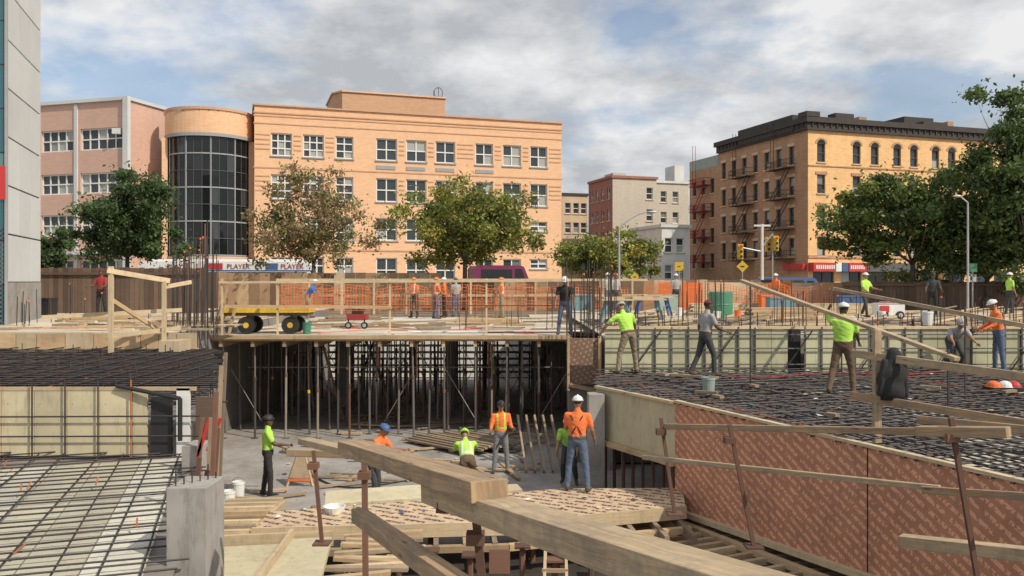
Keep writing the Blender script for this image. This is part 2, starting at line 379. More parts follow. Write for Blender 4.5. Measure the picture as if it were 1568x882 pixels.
# left wing ----------------------------------------------------------------
b=Bld('office_wing_building',(0,0,0),0)
pA=S(20,430,79.6);pB=S(195,430,76);pC=S(274,430,82.6)
pA.z=pB.z=pC.z=0; L1=(pB-pA).length; uu=(pB-pA).normalized()
def t1(u_):
    r=(u_-784)/FL; return (r*pA.y-pA.x)/(uu.x-uu.y*r)
ops=[]
for zt,zb in ((15.7,13.7),(11.6,9.7),(7.8,5.8),(3.6,1.4)):
    ops+= [(t1(20),t1(57),zb,zt,4,2),(t1(63),t1(112),zb,zt,4,2),(t1(123),t1(189),zb,zt,5,2)]
b.fac(pA,uu,L1,0,18.2,ops,'brick_pink',fw=.12)
u2=(pC-pB).normalized(); b.fac(pB,u2,(pC-pB).length,0,18.2,[],'brick_pink')
nrm=uu.cross(Z)
for us in (59.5,117):
    q=pA+uu*t1(us)+nrm*.06; b.t.beam(q,q+Z*18,.35,.12,'panel_grey',up=nrm)
q=pB+nrm*.1; b.t.beam(q,q+Z*18.4,.55,.4,'panel_grey',up=nrm)
b.t.beam(pA+Z*18.25+nrm*.05,pB+Z*18.25+nrm*.05,.35,.3,'panel_grey'); b.t.beam(pB+Z*18.25,pC+Z*18.25,.35,.3,'panel_grey')
b.r.poly([pA+Z*17.8,pB+Z*17.8,pC+Z*17.8,V((pC.x,100,17.8)),V((pA.x,100,17.8))],'roofing')
b.t.beam(pA+Z*4.2+nrm*.5,pA+uu*(L1-.5)+Z*4.2+nrm*.5,1.0,.3,'panel_grey')
q=pA+uu*t1(181); b.t.box(q.x-.35,q.x+.35,q.y-.5,q.y,15.0,15.5,'panel_grey')
b.done()
# tenement ----------------------------------------------------------------
b=Bld('apartment_building',(30.1,85,0))
fx=[1.6,6.0,8.3,11.2,13.4,16.3,18.5,21.4,23.6,26.4,28.6]
ops=[(x-.5,x+.5,zt-1.9,zt,1,2) for x in fx for zt in (15.7,12.5,9.3,6.1)]
ops+=[(x,x+2.6,.4,2.6,2,1) for x in (.6,4,7.4,10.8,14.2,17.6,21,24.4)]
b.fac((0,0,0),(1,0,0),30,0,17.2,ops,'brick_tan',fm='frame_dark',fw=.08,sill='lumber_pale')
for x in fx:
    for zt in (12.5,9.3,6.1): b.t.beam((x-.7,-.04,zt+.18),(x+.7,-.04,zt+.18),.08,.3,'brick_brown')
    pts=[(x+.75*math.cos(math.pi*k/8),-.05,15.71+.6*math.sin(math.pi*k/8)) for k in range(9)]
    b.t.poly(pts,'brick_brown'); pts=[(x+.48*math.cos(math.pi*k/8),-.06,15.72+.4*math.sin(math.pi*k/8)) for k in range(9)]; b.t.poly(pts,'glass_dark')
b.t.beam((.0,-.04,13.4),(30,-.04,13.4),.08,.12,'brick_brown'); b.t.beam((.0,-.04,4.1),(30,-.04,4.1),.1,.3,'brick_brown')
LS=16.8
sc=[1.2+2.15*k for k in range(8)]
sc=[x for x in sc if x<LS-.6]
ops=[(x-.45,x+.45,zt-1.9,zt,1,2) for x in sc for zt in (15.7,12.5,9.3,6.1)]
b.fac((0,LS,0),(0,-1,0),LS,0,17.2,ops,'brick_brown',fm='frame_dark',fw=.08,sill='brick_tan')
for x in sc:
    for zt in (15.7,12.5,9.3,6.1): b.t.beam((-.04,LS-x-.6,zt+.18),(-.04,LS-x+.6,zt+.18),.08,.3,'stucco_tan')
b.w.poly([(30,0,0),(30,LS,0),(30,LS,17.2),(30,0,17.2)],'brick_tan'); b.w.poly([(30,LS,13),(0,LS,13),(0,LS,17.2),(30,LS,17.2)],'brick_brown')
b.r.box(.1,29.9,.1,LS-.1,17.0,17.15,'roofing')
b.t.box(-.55,30.5,-.55,.2,17.75,18.3,'cornice'); b.t.box(-.55,.2,.2,LS+.2,17.75,18.3,'cornice')
b.t.box(-.3,30.3,-.3,.1,17.0,17.75,'cornice'); b.t.box(-.3,.1,.1,LS,17.0,17.75,'cornice')
for k in range(40):
    b.t.box(.2+k*.75,.35+k*.75,-.42,-.3,17.35,17.74,'cornice')
for k in range(22): b.t.box(-.42,-.3,.3+k*.75,.45+k*.75,17.35,17.74,'cornice')
b.t.box(-.6,1.0,-.6,.8,18.3,18.8,'cornice'); b.t.box(3.2,5.5,-.2,1.0,18.3,18.9,'cornice'); b.t.box(14,18,2,6,17.2,19.6,'cornice'); b.t.box(8,9,2,3,17.2,19.2,'brick_brown'); b.t.box(14.5,17,-.2,1,18.3,18.7,'cornice')
b.t.box(20,20.8,2,3,17.2,19.4,'brick_brown'); b.t.box(-.4,5.5,2,12,17.2,18.9,'cornice')
LA=6.8
aops=[(x-.45,x+.45,zt-1.8,zt,1,2) for x in (1.2,3.3,5.4) for zt in (14.2,11.2,8.1,5.0)]
b.fac((-.0,LS+LA,0),(0,-1,0),LA-.01,0,15.6,aops,'brick_brown',fm='frame_dark',sill='brick_tan')
b.w.poly([(0,LS+LA,0),(0,LS+LA,16.8),(12,LS+LA,16.8),(12,LS+LA,0)],'brick_brown')
b.t.box(-.02,12,LS+.02,LS+LA,15.6,16.9,'patina')
sg=[('red',0,2.6),('white',2.7,3.4),('blue',3.5,4.2),('red',4.3,6.5),('frame_dark',6.6,13),('brick_brown',13.1,20)]
for m_,a,c in sg: b.t.box(a,c,-.9,-.05,2.6,3.5,m_)
for k in range(9): b.t.box(.3+k*.26,.46+k*.26,-.92,-.9,2.85,3.25,'white')
for k in range(7): b.t.box(4.5+k*.26,4.66+k*.26,-.92,-.9,2.85,3.25,'white')
b.t.box(-.5,-.03,.2,3.5,2.8,3.4,'red')
def escape(mb,y0,y1,m_):
    for k,zt in enumerate((13.4,10.2,7.0,3.9)):
        mb.box(-1.15,-.05,y0,y1,zt,zt+.06,m_)
        for zz in (.45,.9):
            mb.beam((-1.13,y0,zt+zz),(-1.13,y1,zt+zz),.04,.05,m_); mb.beam((-1.13,y0,zt+zz),(-.03,y0,zt+zz),.04,.05,m_); mb.beam((-1.13,y1,zt+zz),(-.03,y1,zt+zz),.04,.05,m_)
        n=int((y1-y0)/.25)
        for i in range(n+1): mb.beam((-1.13,y0+(y1-y0)*i/n,zt),(-1.13,y0+(y1-y0)*i/n,zt+.9),.03,.03,m_)
        if k<3:
            for off in (-.9,-.5): mb.beam((off,y0+.3,zt),(off,y1-.4,zt-3.2+.06),.05,.1,m_)
    for off in (-.9,-.5): mb.beam((off,y1-.5,13.5),(off,y1-.5,18.6),.04,.05,m_)
fe=MB(); escape(fe,2.0,5.6,'cornice'); escape(fe,9.2,12.8,'cornice'); escape(fe,LS+1.5,LS+5.0,'redcloth'); fe.build('fire_escapes',b.e)
b.done()
# distant buildings --------------------------------------------------------
def simple(name,corner,W,L,H,wf,ws,fcols,scols,fl=3.1,top=None,cor='cornice'):
    b=Bld(name,(corner[0],corner[1],0))
    rows=[H-1.2-fl*k for k in range(int((H-3)/fl)+1)]
    b.fac((0,0,0),(1,0,0),W,0,H,[(x-.5,x+.5,z-1.7,z,1,2) for x in fcols for z in rows if z>2],wf,sill='lumber_pale')
    b.fac((0,L,0),(0,-1,0),L,0,H,[(x-.45,x+.45,z-1.7,z,1,2) for x in scols for z in rows if z>2],ws,sill='lumber_pale')
    b.fac((W,0,0),(0,1,0),L,0,H,[],wf); b.w.poly([(W,L,0),(0,L,0),(0,L,H),(W,L,H)],ws)
    b.r.box(.05,W-.05,.05,L-.05,H-.4,H-.3,'roofing')
    b.t.box(-.2,W+.2,-.2,.1,H,H+.35,cor); b.t.box(-.2,.1,.1,L,H,H+.35,cor)
    if top: b.t.box(*top)
    b.done()
simple('tan_rowhouse',(7.9,132),4.4,10,15.2,'stucco_tan','stucco_tan',[1,2.4,3.7],[2,5])
simple('red_brick_building',(14.2,118),6.9,8.6,16.2,'brick_beige','brick_red',[5.8],[1.2,3.2,5.2,7.2],top=(1,3,2,5,16.2,17.2,'brick_beige'),cor='brick_red')
simple('grey_apartment_building',(21.6,125),5.4,12,16.3,'brick_beige','brick_beige',[1.2,3.2],[],top=(3.6,5.2,1,4,16.3,19.2,'stucco_white'),cor='stucco_white')
simple('white_townhouse',(17.2,96),3.6,8,7.8,'stucco_white','stucco_white',[.9,2.4],[2,5],cor='panel_grey')
simple('brownstone_rowhouse',(5.2,150),3.5,10,13,'brick_red','brick_red',[1,2.5],[])
# close building at left ---------------------------------------------------
far=V((-16.92,30,0)); Lp=4.55
b=Bld('panel_clad_building',(far.x,far.y,0))
b.w.box(-8,-.06,-Lp+.02,-.0,0,17,'frame_dark')
zz=1.6
while zz<16.5:
    for y0,y1 in ((-Lp,-Lp+1.52),(-Lp+1.55,-1.5),(-1.47,0.0)):
        b.t.box(-.055,0,y0,y1,zz+.025,zz+1.47,'panel_grey')
    zz+=1.5
b.t.box(-.05,.02,-Lp,0,.0,1.6,'concrete')
for k in range(12):
    for j in range(8):
        b.g.poly([(-8+j,-Lp,.2+1.35*k),(-7.02+j,-Lp,.2+1.35*k),(-7.02+j,-Lp,1.5+1.35*k),(-8+j,-Lp,1.5+1.35*k)],'glass_teal')
    b.f.beam((-8,-Lp-.03,.12+1.35*k),(-.2,-Lp-.03,.12+1.35*k),.08,.12,'frame_mid')
for j in range(9): b.f.beam((-8+j,-Lp-.04,0),(-8+j,-Lp-.04,16.5),.08,.08,'frame_mid')
for k in range(22): b.f.beam((-1.6,-Lp-.12,.3+.14*k),(-.1,-Lp-.12,.3+.14*k),.1,.06,'frame_dark')
b.t.box(-.5,.1,-Lp-.6,-Lp-.55,4.1,5.1,'red')
b.done()
# ---------------------------------------------------------------- ground & streets
g=MB(); z=-.06
hx0,hx1,hy0,hy1=-24,34,-14,41
for q in (((-900,hy1),(900,hy1),(900,1500),(-900,1500)),((-900,-300),(900,-300),(900,hy0),(-900,hy0)),((-900,hy0),(hx0,hy0),(hx0,hy1),(-900,hy1)),((hx1,hy0),(900,hy0),(900,hy1),(hx1,hy1))):
    g.poly([(a,c,z) for a,c in q],'dirt')
g.build('ground')
def GP(r,a,z=0): v=R*r+A*a; v.z=z; return v
rd=MB()
rd.poly([GP(-150,57,-.05),GP(250,57,-.05),GP(250,68,-.05),GP(-150,68,-.05)],'asphalt'); rd.build('avenue_road')
rd=MB(); rd.poly([GP(36,68,-.05),GP(49,68,-.05),GP(49,400,-.05),GP(36,400,-.05)],'asphalt'); rd.build('side_street_road')
sw=MB()
for r0,r1,a0,a1 in ((-150,250,52.5,57),(-150,36,68,81.7),(49,250,68,71.5),(32.4,36,81.7,300),(49,54.7,71.5,300)):
    P_=[GP(r0,a0),GP(r1,a0),GP(r1,a1),GP(r0,a1)]; sw.prism([(p.x,p.y) for p in P_],-.055,.08,'walk')
sw.build('sidewalk')
mk=MB()
for k in range(-20,40): mk.poly([GP(k*6,62.4,-.046),GP(k*6+3,62.4,-.046),GP(k*6+3,62.55,-.046),GP(k*6,62.55,-.046)],'paint')
for k in range(9): mk.poly([GP(33.5,58+k*1.1,-.046),GP(36.5,58+k*1.1,-.046),GP(36.5,58.5+k*1.1,-.046),GP(33.5,58.5+k*1.1,-.046)],'paint')
mk.build('road_markings')
# ---------------------------------------------------------------- pit
mb=MB(); mb.poly([(-24,-14,-3.1),(34,-14,-3.1),(34,41,-3.1),(-24,41,-3.1)],'concrete'); mb.build('pit_floor')
mb=MB()
mb.box(-24,34,41,41.4,-3.1,-.07,'concrete_dark')
mb.box(33.6,34,-14,41,-3.1,-.07,'concrete_dark'); mb.box(-24.3,-24,-14,41,-3.1,-.07,'concrete_dark'); mb.box(-24,34,-14.4,-14,-3.1,-.07,'concrete_dark')
mb.build('retaining_wall')
mb=MB()
for k in range(9):
    mb.box(-13,1,40.75,40.82,-3.05+k*.32,-3.05+k*.32+.2,'white')  # boards added near-white, painting the bright daylight gaps under the deck
for x in (-12,-10.2,-8.4,-6.6,-4.8,-3,-1.2): mb.box(x,x+.2,40.6,40.74,-3.1,-.2,'rust')
mb.build('daylight_gap_boards')
# ---------------------------------------------------------------- centre deck
FLx,FRx=-8.95,1.75
deck=empty('formwork_deck')
mb=MB()
def ply_tiles(mb,x0,x1,y0,y1,z,th,m,sx=2.44,sy=1.22,skip=None):
    x=x0
    while x<x1-.01:
        xe=min(x+sx,x1); y=y0
        while y<y1-.01:
            ye=min(y+sy,y1)
            if not(skip and skip(x,xe,y,ye)): mb.box(x+.004,xe-.004,y+.004,ye-.004,z-th,z+random.uniform(-.003,.003),m)
            y=ye
        x=xe
ply_tiles(mb,FLx,1.78,24.9,41,0,.025,'deck',skip=lambda a,b,c,d:(a<-1.0 and c>38.2))  # rear bays left open to let sun onto the white gap boards
ply_tiles(mb,1.78,7,27,41,0,.025,'deck')
mb.build('plywood',deck)
mb=MB()
mb.box(FLx-.02,1.8,24.86,24.9,-.09,.03,'lumber')
y=25.0
while y<38.0:
    mb.beam((FLx,y,-.09),(6.5 if y>27 else 1.7,y,-.09),.09,.12,'lumber'); y+=.4
for i in range(12):
    x=-8.7+i*.95; mb.beam((x,24.95,-.24),(x,38,-.24),.1,.16,'lumber')
mb.build('joists',deck)
mb=MB()
for i in range(23):
    for j in range(9):
        x=-8.7+i*.475; y=25.2+j*1.45+(i%2)*.7
        if random.random()<(.12 if i%2==0 else .45): continue
        dx=random.uniform(-.06,.06); zc=random.uniform(-1.9,-1.0); m1=random.choice(('shore','steel','steel','rust'))
        mb.tube((x+dx,y,-3.1),(x+dx*.5,y,zc),.034,m1); mb.tube((x+dx*.5,y,zc),(x,y,-.32),.022,'shore')
        mb.tube((x+dx*.5,y,zc-.06),(x+dx*.5,y,zc+.04),.045,'yellow' if random.random()<.12 else 'rust',8); mb.box(x-.09,x+.09,y-.09,y+.09,-3.095,-3.08,'steel'); mb.box(x-.08,x+.08,y-.08,y+.08,-.335,-.32,'steel')
mb.build('shores',deck)
mb=MB()
for j in range(5):
    y=25.9+j*2.9
    for i in range(0,11):
        x=-8.7+i*.95
        if random.random()<.4: mb.tube((x,y,-2.7),(x+.95,y,-1.1),.013,'shore',4)
        if random.random()<.4: mb.tube((x+.95,y,-2.7),(x,y,-1.1),.013,'shore',4)
for y in (27.5,33): mb.tube((-8.7,y+.05,-1.2),(1.7,y+.05,-1.2),.02,'shore',5)
for k in range(8):
    x=random.uniform(-8,1); y=random.uniform(27.5,33); mb.beam((x,y,-3.05),(x+random.uniform(-1.2,1.2),y+.5,-.5),.05,.07,'lumber_old')
mb.build('bracing',deck)
mb=MB()
for i in range(3):
    for x,y in ((-6.5+4*i,31.5),): mb.box(x,x+.45,y,y+.45,-3.1,-.3,'concrete')
mb.build('concrete_columns')
# ---------------------------------------------------------------- left upper deck and trench
mb=MB()
mb.box(-24,-8.97,22.0,41,-3.09,.26,'concrete_dark')
ply_tiles(mb,-24,-8.95,21.98,41,.3,.035,'deck')
x=-24
while x<-8.3:
    w=random.uniform(.3,.8); mb.box(x,x+w-.02,21.9,21.97,-.12,.3+random.uniform(-.03,.0),random.choice(('ply','lumber','lumber_pale','ply'))); x+=w
mb.box(-13,-8.2,21.75,21.88,-.2,-.1,'lumber_pale')
mb.build('plywood_edge_deck')
mb=MB(); mb.prism([(-24,14.06),(-4.95,14.06),(-7.9,21.7),(-24,21.7)],-3.09,-.75,'concrete_dark'); mb.box(-24,-8.4,21.0,21.7,-.74,-.3,'concrete_dark'); mb.build('foundation_block')
mb=MB()
for lay,zb in ((0,-.45),(1,-.12)):
    y=14.25
    while y<21.6:
        mb.tube((-15,y+random.uniform(-.03,.03),zb+random.uniform(-.02,.02)),(-.35*y+random.uniform(-.2,.15),y,zb),.016,'rebar',5); y+=.28
    x=-14.5
    while x<-5.2:
        ye=min(21.8,-x/.355); mb.tube((x,14.0,zb+.035),(x+random.uniform(-.1,.1),ye,zb+.035),.014,'rebar_orange' if random.random()<.05 else 'rebar',5); x+=.55
for k in range(110):
    y=random.choice((14.2,15.5,17,19,20.8)); x=random.uniform(-14,-.355*y); mb.tube((x,y,-.7),(x,y,random.uniform(-.1,.1)),.012,'rebar',4)
mb.build('rebar_cage')
mb=MB(); x=-10.2
while x<-6.3:
    mb.box(x,min(x+.55,-6.1)-.012,14.0,14.04,-1.28,-.2,'ply_cream'); x+=.55
mb.box(-5.62,-5.40,14.0,14.05,-1.28,-.15,'white'); mb.box(-10.2,-5.3,14.0,14.05,-.19,-.13,'lumber_pale'); mb.box(-6.05,-5.7,14.0,14.05,-1.28,-.3,'black'); mb.box(-5.3,-4.97,14.0,14.05,-3,-.3,'fence_wood')  # the black board paints the shade of an open gap
for x in (-9.65,-9.1,-8.55,-8.0,-7.45,-6.9,-6.35): mb.tube((x,13.93,-1.3),(x,13.93,.0),.014,'rebar_orange' if random.random()<.4 else 'rebar',5)
for zz in (-.62,-.95): mb.tube((-10.2,13.91,zz),(-5.2,13.91,zz+.02),.014,'rebar',5)
mb.tube((-5.5,13.85,-.3),(-5.5,13.85,-1.0),.04,'black',8); mb.tube((-5.5,13.85,-.3),(-6.6,13.95,-.1),.035,'black',8)
mb.build('formwork_panel_wall')
mb=MB()
sl=[(-14,4),(-1.95,4),(-3.4,8.35),(-5.2,13.98),(-14,13.98)]
mb.prism(sl,-3.09,-1.34,'concrete_dark')
def inpoly(x,y,P):
    c=False;n=len(P)
    for i in range(n):
        x1,y1=P[i];x2,y2=P[(i+1)%n]
        if (y1>y)!=(y2>y) and x<(x2-x1)*(y-y1)/(y2-y1)+x1: c=not c
    return c
def clipline(p,d,P,ext=0):
    ts=[]
    n=len(P)
    for i in range(n):
        a=V((P[i][0],P[i][1])); c=V((P[(i+1)%n][0],P[(i+1)%n][1])); e=c-a
        den=d.x*e.y-d.y*e.x
        if abs(den)<1e-9: continue
        w=a-p; t=(w.x*e.y-w.y*e.x)/den; s_=(w.x*d.y-w.y*d.x)/den
        if 0<=s_<=1: ts.append(t)
    ts.sort(); return ts
d1=V((A.x,A.y)); d2=V((R.x,R.y))
def mat_bars(mb,P,z,sp1,sp2,r,oc=.1,ext=.15,da=d1,db=d2,jit=.02):
    cxp=V((sum(p[0] for p in P)/len(P),sum(p[1] for p in P)/len(P)))
    for da_,db_,sp,zz in ((da,db,sp1,z),(db,da,sp2,z+2.1*r)):
        for k in range(-90,91):
            p=cxp+db_*(k*sp+random.uniform(-jit,jit)); an=random.uniform(-jit,jit)*.5; dd_=(da_+db_*an).normalized(); ts=clipline(p,dd_,P)
            for a,c in zip(ts[::2],ts[1::2]):
                if c-a<.3: continue
                a-=random.uniform(0,ext); c+=random.uniform(0,ext)
                q0=p+dd_*a;q1=p+dd_*c; m_='rebar_orange' if random.random()<oc else 'rebar'
                ns=max(1,int((c-a)/1.5)); pr=V((q0.x,q0.y,zz))
                for i in range(1,ns+1):
                    q=q0.lerp(q1,i/ns)+db_*random.uniform(-.012,.012); cur=V((q.x,q.y,zz+random.uniform(-.012,.012))); mb.tube(pr,cur,r,m_,5,cap=False); pr=cur
mb.build('concrete_slab_base')
mb=MB()
for k in range(-14,24):
    for j in range(0,6):
        p=GP(0,0)+R*(-1.55-.62*k)+A*(5+2.0*j); c4=[p,p+R*.6,p+R*.6+A*1.98,p+A*1.98]
        if all(inpoly(q.x,q.y,sl) for q in c4): mb.prism([(q.x,q.y) for q in c4],-1.335,-1.30,'slab' if (k%3) else 'slab_light')
mb.build('slab_form_panels')
mb=MB(); mat_bars(mb,sl,-1.25,.46,.27,.012,oc=.06,jit=.04)
for k in range(16):
    p=V((random.uniform(-8,-3.5),random.uniform(8.6,13),-1.2))
    if inpoly(p.x,p.y,sl): mb.tube(p,p+V((random.uniform(-.1,.1),.1,.08)),.012,'rebar_orange',5)
mb.build('rebar_mat')
mb=MB(); mb.box(-3.62,-3.2,8.75,9.3,-3.1,-.52,'concrete'); mb.box(-5.1,-4.8,12.9,13.4,-3.1,-.9,'concrete')
for k in range(6): mb.tube((-3.56+.06*k,8.85+.07*k,-.6),(-3.56+.06*k,8.85+.07*k,-.35-.1*(k%2)),.01,'rebar',5)
mb.build('concrete_pier',bevel=.015)
mb=MB()
for u,v0,v1,d in ((318,640,840,11),(328,655,800,11.6),(333,560,800,12.5),(305,640,740,12),(340,540,760,15),(312,720,760,10.5),(325,600,860,10.4),(299,700,860,10.2)):
    mb.beam(S(u+6,v0,d),S(u-5,v1+10,d),.05,.05,random.choice(('rust','lumber_old','rust')))
for u,v0,v1,d in ((302,640,700,12),(318,640,690,12.2)): mb.beam(S(u,v1,d),S(u+20,v0,d),.05,.04,'red')
mb.build('steel_stake_posts')
# ---------------------------------------------------------------- right slab
zS=-.70
P1=(1.87,18.2);P2=(3.12,15.8);P3=(8.6,3.0)
rs=[P2,P3,(24,3.0),(24,21),(2.1,21),P1]
mb=MB(); mb.prism(rs,-.95,zS-.04,'slab_dark'); mb.build('rebar_slab_deck')
mb=MB()
rr_=random.Random(3)
for k in range(50):
    for j in range(26):
        p=GP(0,0)+R*(4+k*1.22)+A*(j*.9)
        c4=[p,p+R*1.2,p+R*1.2+A*.88,p+A*.88]
        if all(inpoly(q.x,q.y,rs) for q in c4) and (p.y<12 and rr_.random()<.75 or rr_.random()<.15): mb.prism([(q.x,q.y) for q in c4],zS-.038,zS-.02,'slab_light')
mb.build('slab_deck_panels')
mb=MB(); mat_bars(mb,rs,zS+.02,.2,.2,.012,oc=.01,jit=.04); mat_bars(mb,rs,zS+.13,.32,.4,.011,oc=.03,jit=.06); mb.build('rebar_mat')
ff=empty('plywood_formwork_side')
mb=MB()
a=V((P2[0],P2[1],0)); c=V((P3[0],P3[1],0)); w3=(c-a); LL=w3.length; w3.normalize(); nf=V((w3.y,-w3.x,0))
if nf.x>0: nf=-nf
n=6
for k in range(n):
    p=a+w3*(LL*k/n+.005); q=a+w3*(LL*(k+1)/n-.005); zb0=-2.62+.75*k/n; zb1=-2.62+.75*(k+1)/n; o=nf*(.05+.012*(k%2))
    I=[p+Z*zb0,q+Z*zb1,q+Z*(zS+.05),p+Z*(zS+.05)]
    mb.poly([v+o for v in I],'print_red',[(LL*k/n,0),(LL*(k+1)/n,0),(LL*(k+1)/n,zS+.05-zb1),(LL*k/n,zS+.05-zb0)])
    mb.poly([v for v in I],'lumber_old')
mb.build('plywood_sheets',ff)
mb=MB(); mb.beam(a+Z*(zS+.08)+nf*.03,c+Z*(zS+.08)+nf*.03,.1,.045,'lumber_pale')
mb.beam(a+Z*-2.66+nf*.1,c+Z*-1.92+nf*.1,.14,.09,'lumber_pale'); mb.beam(a+Z*-2.8+nf*.25,c+Z*-2.2+nf*.25,.14,.09,'lumber')
mb.build('edge_boards',ff)
mb=MB()
s_=.1
while s_<LL-1:
    p=a+w3*s_; zb=-2.85+.62*s_/LL; l=random.uniform(.9,1.7)
    mb.beam(p+nf*-.6+Z*zb,p+nf*l+Z*(zb-.0),.09,.1,random.choice(('lumber','lumber_pale','lumber')))
    if random.random()<.35: mb.beam(p+nf*(l-.3)+Z*(zb-.1)-w3*.5,p+nf*(l-.3)+Z*(zb-.1)+w3*.6,.09,.09,'lumber_old')
    s_+=random.uniform(.24,.42)
for s_ in np.arange(.4,LL,1.3):
    p=a+w3*float(s_)+nf*.7; mb.beam(p+Z*-3.1,p+Z*-2.75,.09,.09,'lumber_old')
mb.build('joist_ends',ff)
mb=MB(); p1=V((P1[0],P1[1],0));p2=V((P2[0],P2[1],0)); sd=(p2-p1).normalized(); ns=V((sd.y,-sd.x,0)); ns=ns if ns.x<0 else -ns
mb.poly([p1+Z*-1.75+ns*.04,p2+Z*-1.75+ns*.04,p2+Z*(zS+.02)+ns*.04,p1+Z*(zS+.02)+ns*.04],'ply_cream')
mb.poly([p1+Z*-1.75,p2+Z*-1.75,p2+Z*(zS+.02),p1+Z*(zS+.02)],'ply_cream')
mb.beam(p1+Z*(zS+.05)+ns*.05,p2+Z*(zS+.05)+ns*.05,.1,.05,'lumber_pale'); mb.beam(p1+Z*-1.8+ns*.1,p2+Z*-1.8+ns*.1,.1,.1,'lumber')
mb.build('cream_formwork_side')
mb=MB()
for i in range(14):
    for j in range(9):
        x=2.5+i*1.15;y=6+j*1.6
        if inpoly(x,y,[(p[0]+.3,p[1]) for p in rs]): mb.tube((x,y,-3.1),(x,y,-.96),.04,'shore')
for k in range(9):
    p=p1.lerp(p2,k/8)+ns*-.2; mb.tube(p+Z*-3.1,p+Z*-1.0,.035,'rust')
mb.build('slab_shores')
mb=MB(); mb.box(1.62,1.95,17.6,18.05,-3.1,-.75,'concrete'); mb.box(2.2,2.6,21,21.5,-3.1,-.8,'concrete'); mb.build('concrete_column')
mb=MB(); mb.box(1.5,2.25,21.8,21.9,-1.05,.15,'lattice'); mb.box(1.44,1.5,21.7,21.9,-1.2,.2,'lumber'); mb.box(2.25,2.32,21.7,21.9,-1.2,.2,'lumber'); mb.box(1.5,2.6,21.9,22.5,-3.1,.1,'concrete_dark')
mb.beam((1.5,21.7,-1.05),(2.4,21.7,-1.25),.06,.1,'lumber'); mb.build('column_form')
mb=MB(); x=2.35
yw=21.1
while x<20:
    xe=x+.42
    if not(6.55<x<7.15): mb.box(x,xe-.012,yw,yw+.05,-.72,.42,'ply_green')
    else: mb.box(x,xe,yw+.3,yw+.35,-.72,.42,'black')  # black sheet set back in the opening, paints its shade
    if random.random()<.85: mb.box(xe-.025,xe+.015,yw-.05,yw-.003,-.72,.48+random.uniform(-.05,.05),'steel')
    x=xe
for zz in (-.45,-.05,.3): mb.beam((2.35,yw-.07,zz),(20,yw-.07,zz),.02,.03,'steel')
mb.beam((2.35,yw,.47),(20,yw,.47),.09,.07,'lumber_pale')
for k in range(9):
    x=3+k*1.9; mb.beam((x,yw-.1,-.65),(x+.75,yw-.1,.4),.03,.03,'rebar')
mb.build('formwork_panel_wall')
mb=MB(); ply_tiles(mb,2.4,33,22.2,41,.2,.03,'deck'); mb.box(2.4,33.4,21.6,22.2,-3.05,.17,'concrete_dark'); mb.build('plywood_rear_deck')
P_=[(2.5,22.3),(30,22.3),(30,30),(2.5,30)]
mb=MB(); mat_bars(mb,P_,.25,.45,.5,.012,oc=.05); mb.build('rebar_mat')
mb=MB()
def cluster(u0,u1,d0,d1_,n,zb,h0,h1,r=.013,m_='rebar'):
    for k in range(n):
        d=random.uniform(d0,d1_); p=S(random.uniform(u0,u1),430,d); h=random.uniform(h0,h1)
        e_=(p.x+random.uniform(-.04,.04),p.y+.02,zb+h)
        mb.tube((p.x,p.y,zb),e_,r,m_ if random.random()<.8 else 'rust',5)
        if random.random()<.12: mb.tube(e_,(e_[0],e_[1],e_[2]+.05),.028,'orange',8)
cluster(262,338,23,27,50,.1,1.6,2.9); cluster(300,330,23,24,6,0,2.6,3.5,.02)
cluster(868,945,22.4,26,38,0,1.2,2.3); cluster(1038,1110,24,30,22,.2,1,1.8); cluster(1180,1240,24,26,14,.2,.8,1.5)
cluster(1370,1568,21.5,24,26,.2,.6,1.1); cluster(20,60,24,28,10,.3,.5,1.1); cluster(950,1040,21.5,22.4,14,.1,.4,.9); cluster(700,870,26,40,16,0,.6,1.6)
cluster(1240,1380,30,38,20,.2,.7,1.4); cluster(60,260,26,31,16,.3,.5,1.3); cluster(560,700,38,40,12,0,.8,1.6); cluster(1100,1568,21.3,22.2,40,.1,.45,.8)
mb.build('rebar_dowels')
# ---------------------------------------------------------------- foreground platform in pit
zp=-2.3
mb=MB()
pl=[(-4.1,13.4),(-.05,13.75),(3.05,14.7),(3.25,15.95),(.9,15.9),(-1.1,15.2),(-4.15,14.3)]
mb.prism(pl,zp-.04,zp,'lumber_pale','print_black')
mb.prism([(-3.3,14.75),(-1.2,15.3),(-1.4,16.3),(-3.5,15.7)],zp-.04,zp+.004,'ply_cream')
mb.prism([(-1.0,15.4),(.2,15.85),(.1,16.3),(-1.1,16.1)],zp-.05,zp-.01,'ply')
for (x0,y0),(x1,y1) in (((-4.15,13.34),(-.05,13.69)),((-.05,13.69),(3.05,14.64))):
    mb.beam((x0,y0,zp-.1),(x1,y1,zp-.1),.05,.22,'lumber_pale')
    mb.beam((x0,y0-.35,zp-.3),(x1,y1-.35,zp-.3),.12,.1,'lumber')
for k in range(16):
    t=k/15; x=-4+7*t; y=13.2+.4*t*2; mb.beam((x,y-.3,zp-.28),(x-.2,y+1.8,zp-.28),.08,.12,'lumber_old')
for k in range(9): mb.tube((-3.9+.85*k,13.5+.12*k,-3.1),(-3.9+.85*k,13.5+.12*k,zp-.3),.045,'rust')
mb.build('plywood_platform')
mb=MB()
for k in range(9): mb.beam((-5.35+.02*k,13.0+.28*k-.0,-2.36),(-4.2,13.1+.28*k,-2.36),.1,.06,random.choice(('lumber','lumber_old','lumber_pale')))
mb.beam((-5.4,12.8,-2.45),(-5.2,15.4,-2.45),.1,.12,'lumber_pale'); mb.beam((-4.3,12.8,-2.45),(-4.2,15.4,-2.45),.1,.12,'lumber_pale')
